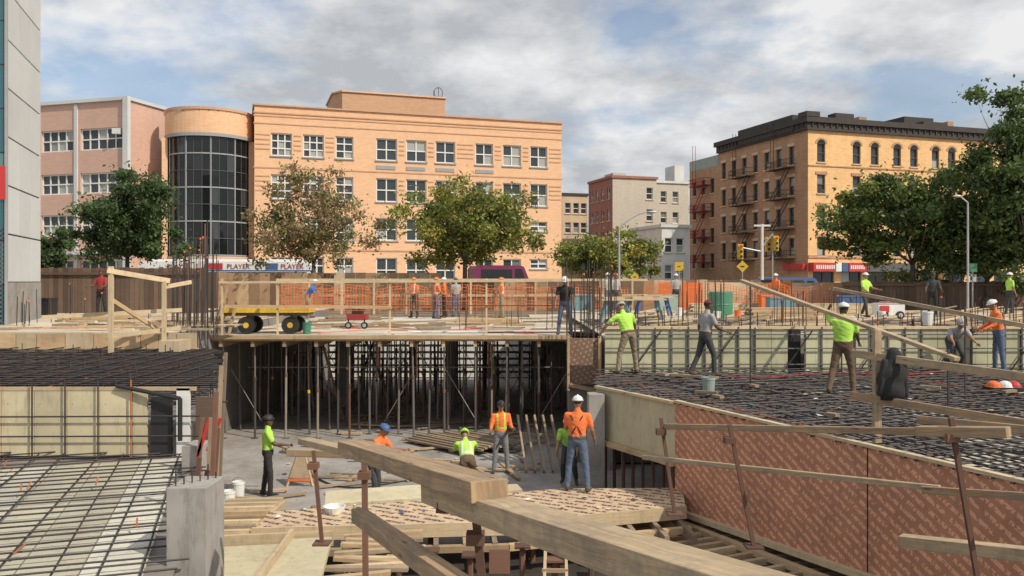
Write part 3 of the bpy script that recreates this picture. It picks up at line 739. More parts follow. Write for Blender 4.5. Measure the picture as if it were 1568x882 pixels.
mb.prism([(-4.0,9.2),(-2.95,9.3),(-3.05,11.4),(-4.25,11.2)],-1.98,-1.93,'ply_cream'); mb.prism([(-2.92,9.0),(-2.15,9.0),(-2.5,11.6),(-3.02,11.5)],-1.98,-1.9,'ply_cream')
mb.beam((-2.95,9,-1.86),(-3.05,11.6,-1.86),.05,.14,'lumber_pale'); mb.beam((-4.25,11.45,-1.95),(-2.5,11.7,-1.95),.05,.2,'lumber_pale')
for k in range(14):
    y=9.9+.2*k; mb.beam((-2.45+random.uniform(-.1,.1),y,-2.1-random.choice((0,.07))),(-1.5+random.uniform(-.25,.3),y+random.uniform(-.05,.1),-2.1-random.choice((0,.07))),.1,.05,random.choice(('lumber','lumber_old','lumber_pale')))
mb.beam((-2.3,9.5,-2.25),(-2.2,13,-2.25),.1,.15,'lumber_old'); mb.beam((-1.7,9.5,-2.25),(-1.7,13,-2.25),.1,.15,'lumber_old')
for x,y in ((-2.3,10),(-1.7,10.2),(-2.3,12.5),(-3.9,9.6),(-3,11.3),(-1.7,12.6)): mb.beam((x,y,-3.1),(x,y,-2.3 if x>-2.8 else -1.98),.09,.09,'lumber_old')
mb.build('lumber_cribbing')
mb=MB()
for u,d in ((610,12),(660,12.4),(720,12.2),(800,12.6),(905,12.8),(960,13),(560,11.5),(650,11),(850,12)):
    p=S(u,430,d); mb.tube((p.x,p.y,-3.08),(p.x,p.y,-2.35),.045,'rust'); mb.box(p.x-.12,p.x+.12,p.y-.12,p.y+.12,-2.36,-2.33,'rust')
mb.build('shoring_posts')
mb=MB(); mb.prism([(-3.5,4),(7.5,4),(6.6,8.5),(3.4,15.6),(-1.3,15.0),(-4,14.2),(-4,9)],-3.098,-3.085,'void_shade'); mb.build('void_shade_sheet')  # dark sheet over the floor, paints the unlit void as colour
mb=MB()
q0=S(850,880,11.5);q1=S(855,790,11.5)
for o in (-.17,.17): mb.beam(V((q0.x+o,11.4,-3.08)),V((q1.x+o*.8,12.2,-1.9)),.04,.08,'lumber_pale')
for k in range(4): mb.beam(V((q0.x-.17,11.4+.2*k,-3+.28*k)),V((q0.x+.2,11.4+.2*k,-3+.28*k)),.04,.05,'lumber')
mb.build('wooden_ladder')
mb=MB()
for k in range(90):
    x=random.uniform(-6,1.3);y=random.uniform(16.6,30);an=random.uniform(-.5,.5) if random.random()<.6 else random.uniform(0,3.1); l=random.uniform(.3,1.6)
    mb.beam((x,y,-3.06+.05*random.random()),(x+l*math.cos(an),y+l*math.sin(an),-3.06+.06*random.random()),.09,.04,random.choice(('lumber','lumber_old','lumber_old')))
for k in range(16):
    mb.beam((-3.1+.1*k,24.5+.05*k,-3.0+.04*(k%4)),(-1.2+.1*k,22.5+.05*k,-2.95+.04*(k%4)),.1,.05,'lumber_old')
for k in range(5): mb.beam((.35+.22*k,20.6,-3.05),(.15+.22*k,22.0,-1.9),.05,.09,'lumber_old')
mb.beam((.2,21.6,-2.3),(1.5,21.6,-2.4),.05,.09,'lumber_old')
for k in range(5):
    x=random.uniform(-2,3.5); y=random.uniform(9,12.5); an=random.uniform(0,3); mb.beam((x,y,-3.03),(x+math.cos(an),y+math.sin(an),-3.0),.09,.05,'lumber_old')
mb.build('scrap_lumber')
mb=MB()
for k in range(80):
    x=random.uniform(-15,-9.2);y=random.uniform(22.5,31);l=random.uniform(.3,1.8);an=random.uniform(-.6,.6); z=.33
    mb.beam((x,y,z),(x+l*math.cos(an),y+l*math.sin(an),z+.02),.1,.05,random.choice(('lumber','lumber_old','lumber_pale')))
for k in range(80):
    x=random.uniform(-8.7,6.5);y=random.uniform(27.2,37);l=random.uniform(.3,2.2);an=random.uniform(-.4,.4); z=.035
    mb.beam((x,y,z),(x+l*math.cos(an),y+l*math.sin(an),z+.02),.1,.05,random.choice(('lumber','lumber_old','lumber_old')))
for k in range(140):
    x=random.uniform(2.8,22);y=random.uniform(24,39);l=random.uniform(.3,2.2);an=random.uniform(-.4,.4); z=.28
    mb.beam((x,y,z),(x+l*math.cos(an),y+l*math.sin(an),z+random.random()*.2),.1,.05,random.choice(('lumber','lumber_old','lumber_pale')))
for k in range(14):
    x=random.uniform(-2,1);y=26.2+.06*k; mb.tube((x-1.5,y,.04),(x+1.4,y+.1,.04),.025,'white' if k%3 else 'rust',6)
for k in range(12):
    x=random.uniform(3.2,13);y=random.uniform(13,20.5)
    if inpoly(x,y,rs): mb.beam((x,y,-.5),(x+random.uniform(-.4,.4),y+.2,-.5),.1,.05,'lumber_old')
mb.build('loose_lumber')
def hose(name,x0,y0,x1,y1,z,m_,amp=.4,r=.015):
    mb=MB(); pr=None; ph=random.random()*6
    for k in range(41):
        t=k/40; c=V((x0+(x1-x0)*t+amp*.4*math.sin(t*9+ph),y0+(y1-y0)*t+amp*math.sin(t*13+ph*2),z))
        if pr: mb.tube(pr,c,r,m_,5,cap=False)
        pr=c
    mb.build(name)
hose('extension_cord',-8,26,-.5,29,.03,'orange',.5); hose('air_hose',-6,30,1,26.5,.03,'red',.6); hose('air_hose',-5,20,0,18.5,-3.07,'black',.5,.02); hose('extension_cord',-13,23,-9.4,27,.33,'orange',.4); hose('air_hose',5,19,12,20,zS+.18,'redcloth',.3)
mb=MB()
for k in range(260):
    c=random.random()
    if c<.3: x,y,z=random.uniform(-8.7,1.5),random.uniform(25.2,36),.006
    elif c<.6: x,y,z=random.uniform(3,14),random.uniform(12,20.5),zS+.17
    elif c<.8: x,y,z=random.uniform(-6,1.3),random.uniform(16.6,25),-3.09
    else: x,y,z=random.uniform(-4,3),random.uniform(13.9,15.6),zp+.01
    if c>=.3 and c<.6 and not inpoly(x,y,rs): continue
    if c>=.8 and not inpoly(x,y,pl): continue
    s_=random.uniform(.03,.1); an=random.uniform(0,6); mb.poly([(x+s_*math.cos(an+i*1.57)*(1 if i%2 else .6),y+s_*math.sin(an+i*1.57),z+random.uniform(0,.03)) for i in range(4)],random.choice(('white','ply','lumber_pale','fence_wood','blue','rust')))
mb.build('rubbish_scraps')
# ---------------------------------------------------------------- big near beams
def plank(name,p0,p1,w,h,m_='lumber',roll=0,bev=.006):
    mb=MB(); mb.beam(p0,p1,w,h,m_,roll=roll); return mb.build(name,bevel=bev)
plank('timber_beam',S(536,684,7.0),S(750,752,4.3),.21,.11,'beam_wood')
plank('timber_beam',S(668,752,5.2),S(1190,925,2.35),.2,.12,'beam_wood2',bev=.004)
plank('timber_plank',S(466,675,8.2),S(548,695,7.0),.13,.06,'beam_wood2')
plank('timber_plank',S(440,693,8.5),S(535,696,8.3),.05,.07)
plank('timber_plank',S(548,788,6.2),S(712,905,3.9),.1,.1,'beam_wood')
mb=MB()
def spost(u0,v0,u1,v1,d,w=.045): 
    p=S(u0,v0,d);q=S(u1,v1,d); mb.beam(p,q,w,w,'rust'); mb.box(q.x-.08,q.x+.08,q.y-.08,q.y+.08,q.z-.02,q.z,'rust'); mb.box(p.x-.05,p.x+.05,p.y-.05,p.y+.05,p.z-.18,p.z-.12,'rust')
spost(480,690,493,830,8.3,.035); spost(558,700,560,905,7,.045); spost(683,735,690,775,4.9,.03); spost(728,782,742,930,4.6,.045)
spost(1012,640,1033,785,9,.035); spost(1117,650,1154,835,8,.035); spost(1456,640,1503,925,6.5,.035)
pp=S(765,858,5.6); mb.box(pp.x-.07,pp.x+.07,pp.y,pp.y+.02,pp.z-.09,pp.z+.07,'rust')
mb.build('guardrail_stanchions')
plank('guardrail_plank',S(1018,653,9),S(1480,662,6.6),.04,.06,'beam_wood')
plank('guardrail_plank',S(1405,660,6.7),S(1545,662,6.2),.1,.08,'beam_wood')
plank('guardrail_plank',S(1405,642,7.5),S(1590,660,6.6),.04,.07,'beam_wood')
plank('guardrail_plank',S(985,700,9.1),S(1440,748,7.0),.04,.05,'beam_wood2')
plank('guardrail_plank',S(1412,750,7.0),S(1600,762,6.2),.04,.06,'beam_wood')
plank('guardrail_plank',S(1380,828,7.6),S(1600,852,6.8),.12,.11,'beam_wood2')
plank('timber_post',S(1343,505,12),V((S(1343,505,12).x,12,zS)),.1,.1,'beam_wood2')
plank('guardrail_plank',S(1305,541,12.3),S(1590,580,10.2),.05,.11,'beam_wood2')
plank('guardrail_plank',S(1303,605,12.3),S(1590,652,10.2),.05,.11,'beam_wood')
plank('timber_plank',S(1136,430,17.5),S(1466,550,12.6),.12,.06,'beam_wood2')
plank('timber_plank',S(1276,442,20.5),S(1600,505,14),.05,.08,'beam_wood2')
mb=MB()
for u,v,d in ((1150,437,17.3),(1290,445,20.3),(1455,545,12.7),(1480,478,16.2)):
    p=S(u,v,d); mb.beam(p+V((0,.05,.1)),V((p.x,p.y+.05,zS)),.028,.028,'rebar')
mb.build('rail_posts')
# ---------------------------------------------------------------- railings on decks
mb=MB()
ye=25.3
def px(u,d): return (u-784)/FL*d
for u in (340,425,597,745,868): mb.beam((px(u,ye),ye,0),(px(u,ye),ye,1.72),.05,.08,'lumber_pale')
mb.beam((px(336,ye),ye-.06,1.6),(px(872,ye),ye-.06,1.66),.04,.07,'lumber_pale'); mb.beam((px(345,ye),ye-.06,.88),(px(600,ye),ye-.06,.85),.04,.09,'lumber'); mb.beam((px(600,ye),ye-.06,.9),(px(872,ye),ye-.06,.9),.03,.03,'rust')
for u in (330,350): mb.beam((px(u,ye),ye,0),(px(u+8,ye),ye+.6,1.5),.05,.1,'lumber')
mb.build('wooden_guardrail')
mb=MB()
q=S(170,408,20.2)
mb.beam((q.x,20.2,-.1),(q.x,20.2,2.0),.1,.1,'lumber_pale'); mb.beam((q.x+.95,21,-.1),(q.x+.95,21,1.65),.1,.06,'lumber_pale')
mb.beam((q.x-.05,20.1,1.9),(q.x+1.05,21.1,1.65),.05,.12,'lumber_pale'); mb.beam((q.x-1.9,20.6,.75),(q.x+1.2,21.5,.9),.05,.1,'lumber_pale'); mb.beam((q.x,20.2,.3),(q.x+1.2,21.4,.45),.05,.1,'lumber_pale')
mb.beam((q.x+.95,21.1,1.5),(q.x+1.4,21.6,1.62),.05,.1,'lumber_pale'); mb.beam((q.x,20.2,1.2),(q.x+.5,21.8,.35),.05,.1,'lumber'); mb.box(q.x+.9,q.x+1.4,20.8,21.6,-.2,.15,'ply')
mb.build('wooden_guardrail')
def net(name,p0,p1,h,zb0,sag=.06,cell=.12,m_='net',w=.022):
    mb=MB(); p0=V(p0);p1=V(p1); L=(p1-p0).length; d=(p1-p0)/L; n=int(L/cell); k=int(h/cell)
    def pt(i,j):
        x=i/n*L; sg=sag*math.sin(x*2.1)+.04*math.sin(x*5.3+j*.4); p=p0+d*x; nn_=V((-d.y,d.x,0)); p=p+nn_*(.05*math.sin(x*3.1+j*.5)); p.z=zb0+j*cell+sg*(j/k); return p
    for i in range(n+1):
        a=pt(i,0);c=pt(i,k); mb.poly([a-d*w/2,a+d*w/2,c+d*w/2,c-d*w/2],m_)
    for j in range(k+1):
        for i in range(0,n,3):
            a=pt(i,j);c=pt(min(i+3,n),j); mb.poly([a-Z*w/2,c-Z*w/2,c+Z*w/2,a+Z*w/2],m_)
    return mb.build(name)
net('safety_netting',(px(430,25.4),25.45,0),(px(868,25.4),25.4,0),.75,.75,cell=.15,w=.011)
net('safety_netting',(-12,42.6,0),(6,43.4,0),1.1,.3,cell=.15,w=.032,sag=.12)
net('safety_netting',(7,44,0),(25,44,0),1.0,.5,cell=.15,w=.03,sag=.12)
mb=MB()
for k in range(12): x=-12+k*1.65; mb.beam((x,42.7,-.05),(x,42.7,1.75),.09,.09,'lumber_pale')
mb.beam((-12,42.75,1.7),(7,43.2,1.7),.05,.12,'lumber_pale'); mb.beam((-12,42.75,.9),(7,43.2,.9),.05,.12,'lumber_pale')
mb.build('wooden_fence')
mb=MB(); x=-24.
while x<-13:
    mb.box(x,x+.19,35,35.05,.26,2.2+random.uniform(-.03,.03),'fence_wood'); x+=.2
mb.box(-24,-13,34.9,34.98,1.9,2.0,'fence_wood'); mb.beam((-13,35,.3),(-12.2,45,.3),.1,.2,'fence_wood'); mb.build('board_fence')
mb=MB(); x=-28.
while x<16:
    y=47; mb.box(x,x+.6-.015,y,y+.04,-.05,(2.1 if x<-4 else 1.7)+random.uniform(-.02,.02),random.choice(('fence_mid','fence_mid','fence_wood','lumber','ply'))); x+=.6
mb.build('board_fence')
mb=MB(); x=8
while x<19: 
    mb.box(x,x+1.2-.02,45.6,45.65,-.05,1.55+random.uniform(-.02,.02),'ply' if random.random()<.8 else 'orange'); x+=1.2
mb.build('plywood_hoarding')
mb=MB(); x=17
while x<36:
    mb.box(x,x+.19,43,43.05,.0,1.6+random.uniform(-.03,.03),'fence_wood'); x+=.2
mb.box(17,36,42.9,42.98,1.4,1.5,'fence_wood'); mb.build('board_fence')
# ---------------------------------------------------------------- trees
def leafmat(name):
    m,nt,b=newmat(name)
    at=nn(nt,'ShaderNodeAttribute',attribute_name='Col')
    nt.links.new(at.outputs['Color'],b.inputs['Base Color']); b.inputs['Roughness'].default_value=.6
    tr=nn(nt,'ShaderNodeBsdfTranslucent'); nt.links.new(at.outputs['Color'],tr.inputs[0])
    mx=nn(nt,'ShaderNodeMixShader'); mx.inputs[0].default_value=.4
    nt.links.new(b.outputs[0],mx.inputs[1]); nt.links.new(tr.outputs[0],mx.inputs[2]); nt.links.new(mx.outputs[0],nt.nodes['Material Output'].inputs[0])
    return m
LEAF=leafmat('foliage')
def tree(name,x,y,ctr,rad,nleaf,ls,cols,seed,z0=0,tr=.14,ncl=60,spread=.62,lean=0,loose=.12,rag=.16):
    rg=np.random.RandomState(seed); e=empty(name,(x,y,z0)); mb=MB()
    C=np.array(ctr,float);Rd=np.array(rad,float)
    fork=V((C[0]*.3+lean,0,max(1.6,C[2]-Rd[2]*.75)))
    mb.tube((0,0,-.1),fork*.5,tr*1.25,'bark',8,tr); mb.tube(fork*.5,fork,tr,'bark',8,tr*.85)
    ph=rg.uniform(0,6.28,4)
    cl=[]
    while len(cl)<ncl:
        p=rg.uniform(-1,1,3); r=np.linalg.norm(p)
        if r>1 or r<.2: continue
        if p[2]<-.8: continue
        an=math.atan2(p[2],p[0]); lob=1+.13*math.sin(3*an+ph[0])+.09*math.sin(5*an+ph[1])+.08*math.sin(8*an+ph[2])
        q=C+p*Rd*(.92+rag*rg.randn())*lob; cl.append(q)
    nl=8; limbs=[]
    for k in range(nl):
        an=2*math.pi*k/nl+rg.uniform(-.3,.3); t=V((C[0]+math.cos(an)*Rd[0]*.5,C[1]+math.sin(an)*Rd[1]*.5,C[2]+rg.uniform(-.2,.45)*Rd[2]))
        mid=fork.lerp(t,.5)+V((0,0,-.1*Rd[2]+.0)); mb.tube(fork,mid,tr*.5,'bark',6,tr*.34); mb.tube(mid,t,tr*.34,'bark',5,tr*.15); limbs+= [mid,t]
    for q in cl:
        q=V(q); s_=min(limbs,key=lambda l:(l-q).length+max(0,l.z-q.z)*.5); m_=s_.lerp(q,.5)+V((rg.uniform(-.15,.15),rg.uniform(-.15,.15),.12)); mb.tube(s_,m_,tr*.16,'bark',4,tr*.1,cap=False); mb.tube(m_,q,tr*.1,'bark',4,tr*.04,cap=False)
    mb.build('trunk_and_limbs',e,smooth=True)
    per=nleaf*(1-loose)/ncl; cs=[];co=[]
    for i,q in enumerate(cl):
        s_=spread*rg.uniform(.5,1.35); n=int(per*rg.uniform(.35,1.65)); nm=rg.randn(n,3); 
        nm/= (np.linalg.norm(nm,axis=1,keepdims=True)+1e-6); rr=rg.uniform(.1,1,(n,1))**.55
        cs.append(q+nm*rr*np.array([s_,s_,s_*.6])+rg.randn(n,3)*.09)
        w=rg.dirichlet([.5]*len(cols)); base=(np.array(cols)*w[:,None]).sum(0)*rg.uniform(.6,1.4)
        co.append(base*rg.uniform(.6,1.4,(n,1)))
    n=int(nleaf*loose); nm=rg.randn(n,3); nm/=np.linalg.norm(nm,axis=1,keepdims=True)
    k_=rg.randint(0,len(cl),n); cs.append(np.array(cl)[k_]+nm*rg.uniform(.3,1.1,(n,1))*spread*1.5); co.append(np.array(cols)[rg.randint(0,len(cols),n)]*rg.uniform(.6,1.4,(n,1)))
    c=np.vstack(cs);co=np.clip(np.vstack(co),0,1); n=len(c)
    a=rg.randn(n,3);a/=np.linalg.norm(a,axis=1,keepdims=True); bb=np.cross(a,rg.randn(n,3)); bb/=np.linalg.norm(bb,axis=1,keepdims=True)
    s1=(ls*rg.uniform(.6,1.3,n))[:,None]; v=np.stack([c-a*s1,c+bb*s1*.5,c+a*s1,c-bb*s1*.5],1).reshape(-1,3)
    me=bpy.data.meshes.new('crown'); me.vertices.add(4*n); me.vertices.foreach_set('co',v.ravel()); me.loops.add(4*n); me.loops.foreach_set('vertex_index',np.arange(4*n)); me.polygons.add(n); me.polygons.foreach_set('loop_start',np.arange(n)*4); me.polygons.foreach_set('loop_total',np.full(n,4))
    me.update(); at=me.color_attributes.new('Col','FLOAT_COLOR','POINT'); cc=np.ones((4*n,4)); cc[:,:3]=np.repeat(co,4,0); at.data.foreach_set('color',cc.ravel())
    me.materials.append(LEAF); o=bpy.data.objects.new('crown',me); scene.collection.objects.link(o); o.parent=e
dk=[(.075,.125,.04),(.1,.16,.055),(.055,.1,.035)]
gy=[(.17,.22,.055),(.32,.3,.07),(.11,.18,.045)]
br_=[(.36,.24,.13),(.24,.25,.09),(.42,.27,.16),(.16,.2,.08)]
yg=[(.28,.3,.07),(.45,.38,.09),(.16,.22,.05)]
def tpos(u,d): return px(u,d),d
x,y=tpos(195,48); tree('street_tree',x,y,(0,0,5.0),(3.0,2.8,2.7),23000,.13,dk,1,ncl=70,spread=.8)
x,y=tpos(480,48); tree('street_tree',x,y,(0,0,4.9),(3.6,3,2.9),10500,.115,br_,2,ncl=95,spread=.62,loose=.3,tr=.12)
x,y=tpos(712,47); tree('street_tree',x,y,(0,0,4.8),(4.1,3,2.7),19000,.13,yg+gy,3,ncl=85,spread=.75,loose=.15)
x,y=tpos(900,74); tree('street_tree',x,y,(0,0,3.8),(3.2,3,2.3),8000,.18,gy,4,ncl=40,spread=.95)
x,y=tpos(965,68); tree('street_tree',x,y,(0,0,3.7),(2.6,2.4,2.1),7000,.16,yg,5,ncl=36,spread=.8)
x,y=tpos(1400,44); tree('street_tree',x,y,(-.3,0,4.7),(4.0,3,2.9),27000,.13,gy+dk,6,ncl=95,spread=.78)
x,y=tpos(1580,40); tree('street_tree',x,y,(0,0,6.3),(2.9,3,4.4),30000,.13,dk+[(.16,.21,.055)],7,ncl=105,spread=.78)
x,y=tpos(1510,43); tree('street_tree',x,y,(.2,0,3.7),(3.3,2.6,2.7),20000,.13,dk+[(.16,.21,.055)],8,ncl=70,spread=.8)
x,y=tpos(60,60); tree('street_tree',x,y,(0,0,3.6),(2.2,2,2.2),8000,.15,dk,9,ncl=40,spread=.7)
# ---------------------------------------------------------------- street furniture
mb=MB(); q=S(948,430,62)
mb.tube((q.x,q.y,0),(q.x,q.y,5.6),.1,'galv',8,.07); pr=V((q.x,q.y,5.6))
for k in range(1,7): c=V((q.x+.36*k,q.y,5.6+1.15*math.sin(k/6*1.5))); mb.tube(pr,c,.05,'galv',6); pr=c
mb.ball(pr+V((.25,0,0)),.4,.16,.1,'galv'); mb.build('street_lamp')
def signal(mb,x,y,z):
    mb.box(x-.17,x+.17,y-.12,y+.14,z-.5,z+.5,'yellow')
    for k,m_ in enumerate(('green','blackcloth','red')): mb.tube((x,y-.13,z-.33+.33*k),(x,y-.24,z-.33+.33*k),.13,'yellow',10); mb.tube((x,y-.12,z-.33+.33*k),(x,y-.245,z-.33+.33*k),.105,'black' if k!=2 else m_,10)
mb=MB(); d=56; x=px(1167,d)
mb.tube((x,d,0),(x,d,5.45),.11,'white',8,.09); mb.beam((x-.55,d,5.35),(x+.55,d,5.35),.1,.12,'white')
mb.tube((x,d,3.6),(px(1133,d),d,3.9),.05,'galv'); mb.tube((x,d,3.9),(px(1183,d),d,4.8),.05,'galv')
signal(mb,px(1133,d),d-.1,3.6); signal(mb,px(1187,d),d-.1,4.15); signal(mb,px(1178,d),d+.3,4.1); mb.tube((px(1183,d),d,4.8),(px(1183,d),d,0),.05,'galv')
mb.build('traffic_signal')
def sign(name,u,v,d,s_,m_='yellow',dia=True):
    mb=MB(); p=S(u,v,d)
    if dia: pts=[(p.x,p.y,p.z+s_),(p.x-s_,p.y,p.z),(p.x,p.y,p.z-s_),(p.x+s_,p.y,p.z)]
    else: pts=[(p.x-s_,p.y,p.z-s_),(p.x+s_,p.y,p.z-s_),(p.x+s_,p.y,p.z+s_),(p.x-s_,p.y,p.z+s_)]
    mb.poly(pts,m_); mb.poly([(a,b_+.02,c) for a,b_,c in pts][::-1],'galv'); mb.tube((p.x,p.y+.04,0),(p.x,p.y+.04,p.z+s_),.035,'galv')
    mb.box(p.x-s_*.3,p.x+s_*.3,p.y-.012,p.y-.006,p.z-s_*.1,p.z+s_*.1,'black'); mb.build(name)
sign('school_crossing_sign',1137,408,50,.36); sign('warning_sign',972,424,52,.28); sign('road_sign',1040,408,54,.28,dia=False); sign('street_name_sign',1490,410,40,.2,'green',False)
mb=MB(); mb.tube((px(1482,38),38,0),(px(1482,38),38,5.2),.055,'galv',8,.04); mb.tube((px(1482,38),38,5.2),(px(1470,38),38,5.5),.03,'galv'); mb.ball((px(1466,38),38,5.5),.22,.1,.06,'galv'); mb.build('street_lamp')
def wheel(mb,c,r,w,ax=V((0,1,0)),hub='galv',hr=.55):
    c=V(c); mb.tube(c-ax*w/2,c+ax*w/2,r,'rubber',18); mb.tube(c-ax*(w/2+.01),c+ax*(w/2+.01),r*hr,hub,12)
e=empty('city_bus',(px(352,63),63,-.05),TH*.25)
mb=MB(); L=6.2
prof=[(-L,.35),(L,.35),(L+.05,1.6),(L-.1,2.9),(L-.35,3.1),(-L+.3,3.1),(-L,2.9)]
idx=[[mb.av((a,yy,c)) for a,c in prof] for yy in (-1.25,1.25)]; n=len(prof)
mb.face(idx[0],'white',[(0,0)]*n); mb.face(idx[1][::-1],'white',[(0,0)]*n)
for k in range(n): q=(k+1)%n; mb.face([idx[0][k],idx[1][k],idx[1][q],idx[0][q]][::-1],'white',[(0,0)]*4)
mb.box(-L+.8,L-.8,-.9,.9,3.1,3.3,'white'); mb.box(-4,-1.5,-.7,.7,3.3,3.45,'galv'); mb.build('body',e,bevel=.03)
mb=MB(); mb.box(-L+.3,L-.3,-1.27,-1.255,1.5,2.35,'glass_dark'); mb.box(-L,L,-1.275,-1.255,2.42,2.5,'blue')
for k in range(9): mb.box(-L+.3+k*1.4,-L+.38+k*1.4,-1.285,-1.272,1.5,2.35,'black')
mb.box(L-.08,L+.06,-1.0,1.0,1.3,2.5,'glass_dark'); mb.build('windows',e)
mb=MB(); mb.box(-1.2,-.2,-1.28,-1.262,2.55,3.0,'red'); mb.box(2.9,3.8,-1.28,-1.262,2.55,3.0,'blue'); mb.box(-3,L-2,-1.275,-1.26,.6,1.3,'red'); mb.build('advert_panel',e)
for xx,t_ in ((.1,'PLAYER'),(4.0,'PLAYER'),(-4.2,'PLAYER')):
    cu=bpy.data.curves.new('lettering','FONT'); cu.body=t_; cu.size=.5; cu.extrude=.004; cu.materials.append(M['redcloth']); o=bpy.data.objects.new('lettering',cu); scene.collection.objects.link(o); o.parent=e; o.location=(xx,-1.29,2.6); o.rotation_euler=(math.pi/2,0,0)
mb=MB(); [wheel(mb,(xx,yy,.48),.48,.28) for xx in (-3.6,4.0) for yy in (-1.15,1.15)]; mb.build('wheels',e)
def van(name,x,y,m_,L=2.6,H=2.2,rot=TH):
    e=empty(name,(x,y,-.05),rot); mb=MB(); prof=[(-L,.35),(L,.35),(L+.02,.95),(L-.6,1.15),(L-1.25,H-.08),(L-1.5,H),(-L+.15,H),(-L,H-.2)]
    idx=[[mb.av((a,yy,c)) for a,c in prof] for yy in (-.95,.95)]; n=len(prof); mb.face(idx[0],m_,[(0,0)]*n); mb.face(idx[1][::-1],m_,[(0,0)]*n)
    for k in range(n): q=(k+1)%n; mb.face([idx[0][k],idx[1][k],idx[1][q],idx[0][q]][::-1],m_ if k!=3 else 'glass_dark',[(0,0)]*4)
    mb.build('body',e,bevel=.04); mb=MB(); mb.poly([(L-1.4,-.96,H-.2),(L-1.9,-.96,H-.2),(L-1.9,-.96,1.2),(L-.9,-.96,1.2)][::-1],'glass_dark'); mb.box(-L+.4,L-2.1,-.965,-.955,1.25,H-.25,'glass_dark'); mb.build('windows',e)
    mb=MB(); [wheel(mb,(xx,yy,.36),.36,.22) for xx in (-L+.9,L-.9) for yy in (-.87,.87)]; mb.box(L,L+.06,-.85,.85,.4,.6,'black'); mb.build('wheels_and_bumper',e)
van('delivery_van',px(772,60),60,'purple',2.4,2.75); van('parked_van',px(560,66),66,'white',2.4,1.9); van('parked_van',px(1215,58),58,'blue',2.3,1.9); van('parked_car',px(100,62),62,'galv',2.2,1.5); van('parked_car',px(1060,64),64,'black',2.2,1.5)
# ---------------------------------------------------------------- site objects
e=empty('flatbed_cart',(px(412,26.4),26.4,0),.02)
mb=MB(); mb.box(-1.35,1.35,-.5,.5,.66,.80,'yellow','ply'); mb.box(-1.3,1.3,-.4,.4,.56,.66,'steel'); mb.box(-1.2,1.0,-.4,.3,.8,.86,'lumber'); mb.build('bed',e)
mb=MB(); [wheel(mb,(xx,yy,.27),.27,.16,hub='yellow',hr=.33) for xx in (-.58,.78) for yy in (-.42,.42)]; mb.tube((-.58,-.42,.27),(-.58,.42,.27),.03); mb.tube((.78,-.42,.27),(.78,.42,.27),.03); mb.box(-.62,-.54,-.3,.3,.27,.56,'steel'); mb.box(.74,.82,-.3,.3,.27,.56,'steel'); mb.build('wheels',e)
mb=MB(); mb.beam((-1.35,0,.55),(-1.75,0,.1),.05,.05,'yellow'); mb.beam((-1.75,0,.1),(-1.45,.0,1.1),.03,.03,'steel'); mb.build('handle',e)
mb=MB(); q=S(547,498,29)
mb.box(q.x-.3,q.x+.35,q.y-.3,q.y+.3,.3,.5,'redcloth'); wheel(mb,(q.x-.25,q.y-.3,.12),.12,.06); wheel(mb,(q.x+.3,q.y-.3,.12),.12,.06); mb.box(q.x-.15,q.x+.2,q.y-.2,q.y+.2,.5,.68,'black')
for a in (-.25,.3): mb.beam((q.x+a,q.y-.28,.12),(q.x+a,q.y-.28,.35),.04,.04,'black')
mb.tube((q.x-.35,q.y,.4),(q.x-.45,q.y,.85),.02,'redcloth'); mb.build('air_compressor')
def table(u,d,z0,m_,w=1.5):
    mb=MB(); x=px(u,d); mb.box(x-w/2,x+w/2,d-.4,d+.4,z0+.78,z0+.83,'ply'); 
    for s1 in (-1,1):
        for s2 in (-1,1): mb.beam((x+s1*(w/2-.1),d+s2*.35,z0),(x+s1*(w/2-.3),d+s2*.25,z0+.78),.05,.08,m_)
        mb.beam((x+s1*(w/2-.17),d-.33,z0+.4),(x+s1*(w/2-.17),d+.33,z0+.4),.04,.07,m_)
    mb.box(x-.4,x+.3,d-.2,d+.2,z0+.83,z0+.9,'lumber_pale'); mb.beam((x-.6,d+.1,z0+.87),(x+.6,d+.2,z0+.9),.1,.05,'lumber'); mb.build('work_table')
table(942,28.5,.2,'ltblue',1.2); table(985,29,.2,'ltblue',1.5); table(1000,33,.2,'blue',1.6)
def bucket(name,x,y,z,r,h,m_):
    mb=MB(); mb.rings([(V((x,y,z)),V((r*.85,0,0)),V((0,r*.85,0))),(V((x,y,z+h)),V((r,0,0)),V((0,r,0))),(V((x,y,z+h)),V((r*.9,0,0)),V((0,r*.9,0))),(V((x,y,z+.03)),V((r*.78,0,0)),V((0,r*.78,0)))],m_,True,16)
    mb.rings([(V((x,y,z+h*.85)),V((r*1.04,0,0)),V((0,r*1.04,0))),(V((x,y,z+h*.92)),V((r*1.04,0,0)),V((0,r*1.04,0)))],m_,True,16)
    pr=None
    for k in range(9):
        a=math.pi*k/8; c=V((x+r*math.cos(a),y-.0,z+h*.9+r*.9*math.sin(a)))
        if pr: mb.tube(pr,c,.006,'steel',4)
        pr=c
    mb.build(name)
q=S(1085,614,16.5); bucket('bucket',q.x,q.y,zS+.12,.13,.33,'patina')
for u,v,d,z_,m_ in ((1420,490,21.6,.5,'white'),(1098,470,30,.2,'white'),(1130,470,31,.2,'orange'),(1040,470,34,.2,'white'),(470,497,26,0,'green'),(350,760,17.5,-3.1,'white'),(365,762,18.3,-3.1,'white'),(1350,470,30,.2,'white')):
    q=S(u,v,d); bucket('bucket',q.x,q.y,z_+.01,.14,.35,m_)
mb=MB(); q=S(512,770,14.3); mb.rings([(V((q.x,q.y,zp+h)),V((r,0,0)),V((0,r,0))) for h,r in ((0,.16),(.1,.19),(.1,.17),(.02,.14))],'white',True,16); mb.build('plastic_tub')
q=S(1104,470,33)
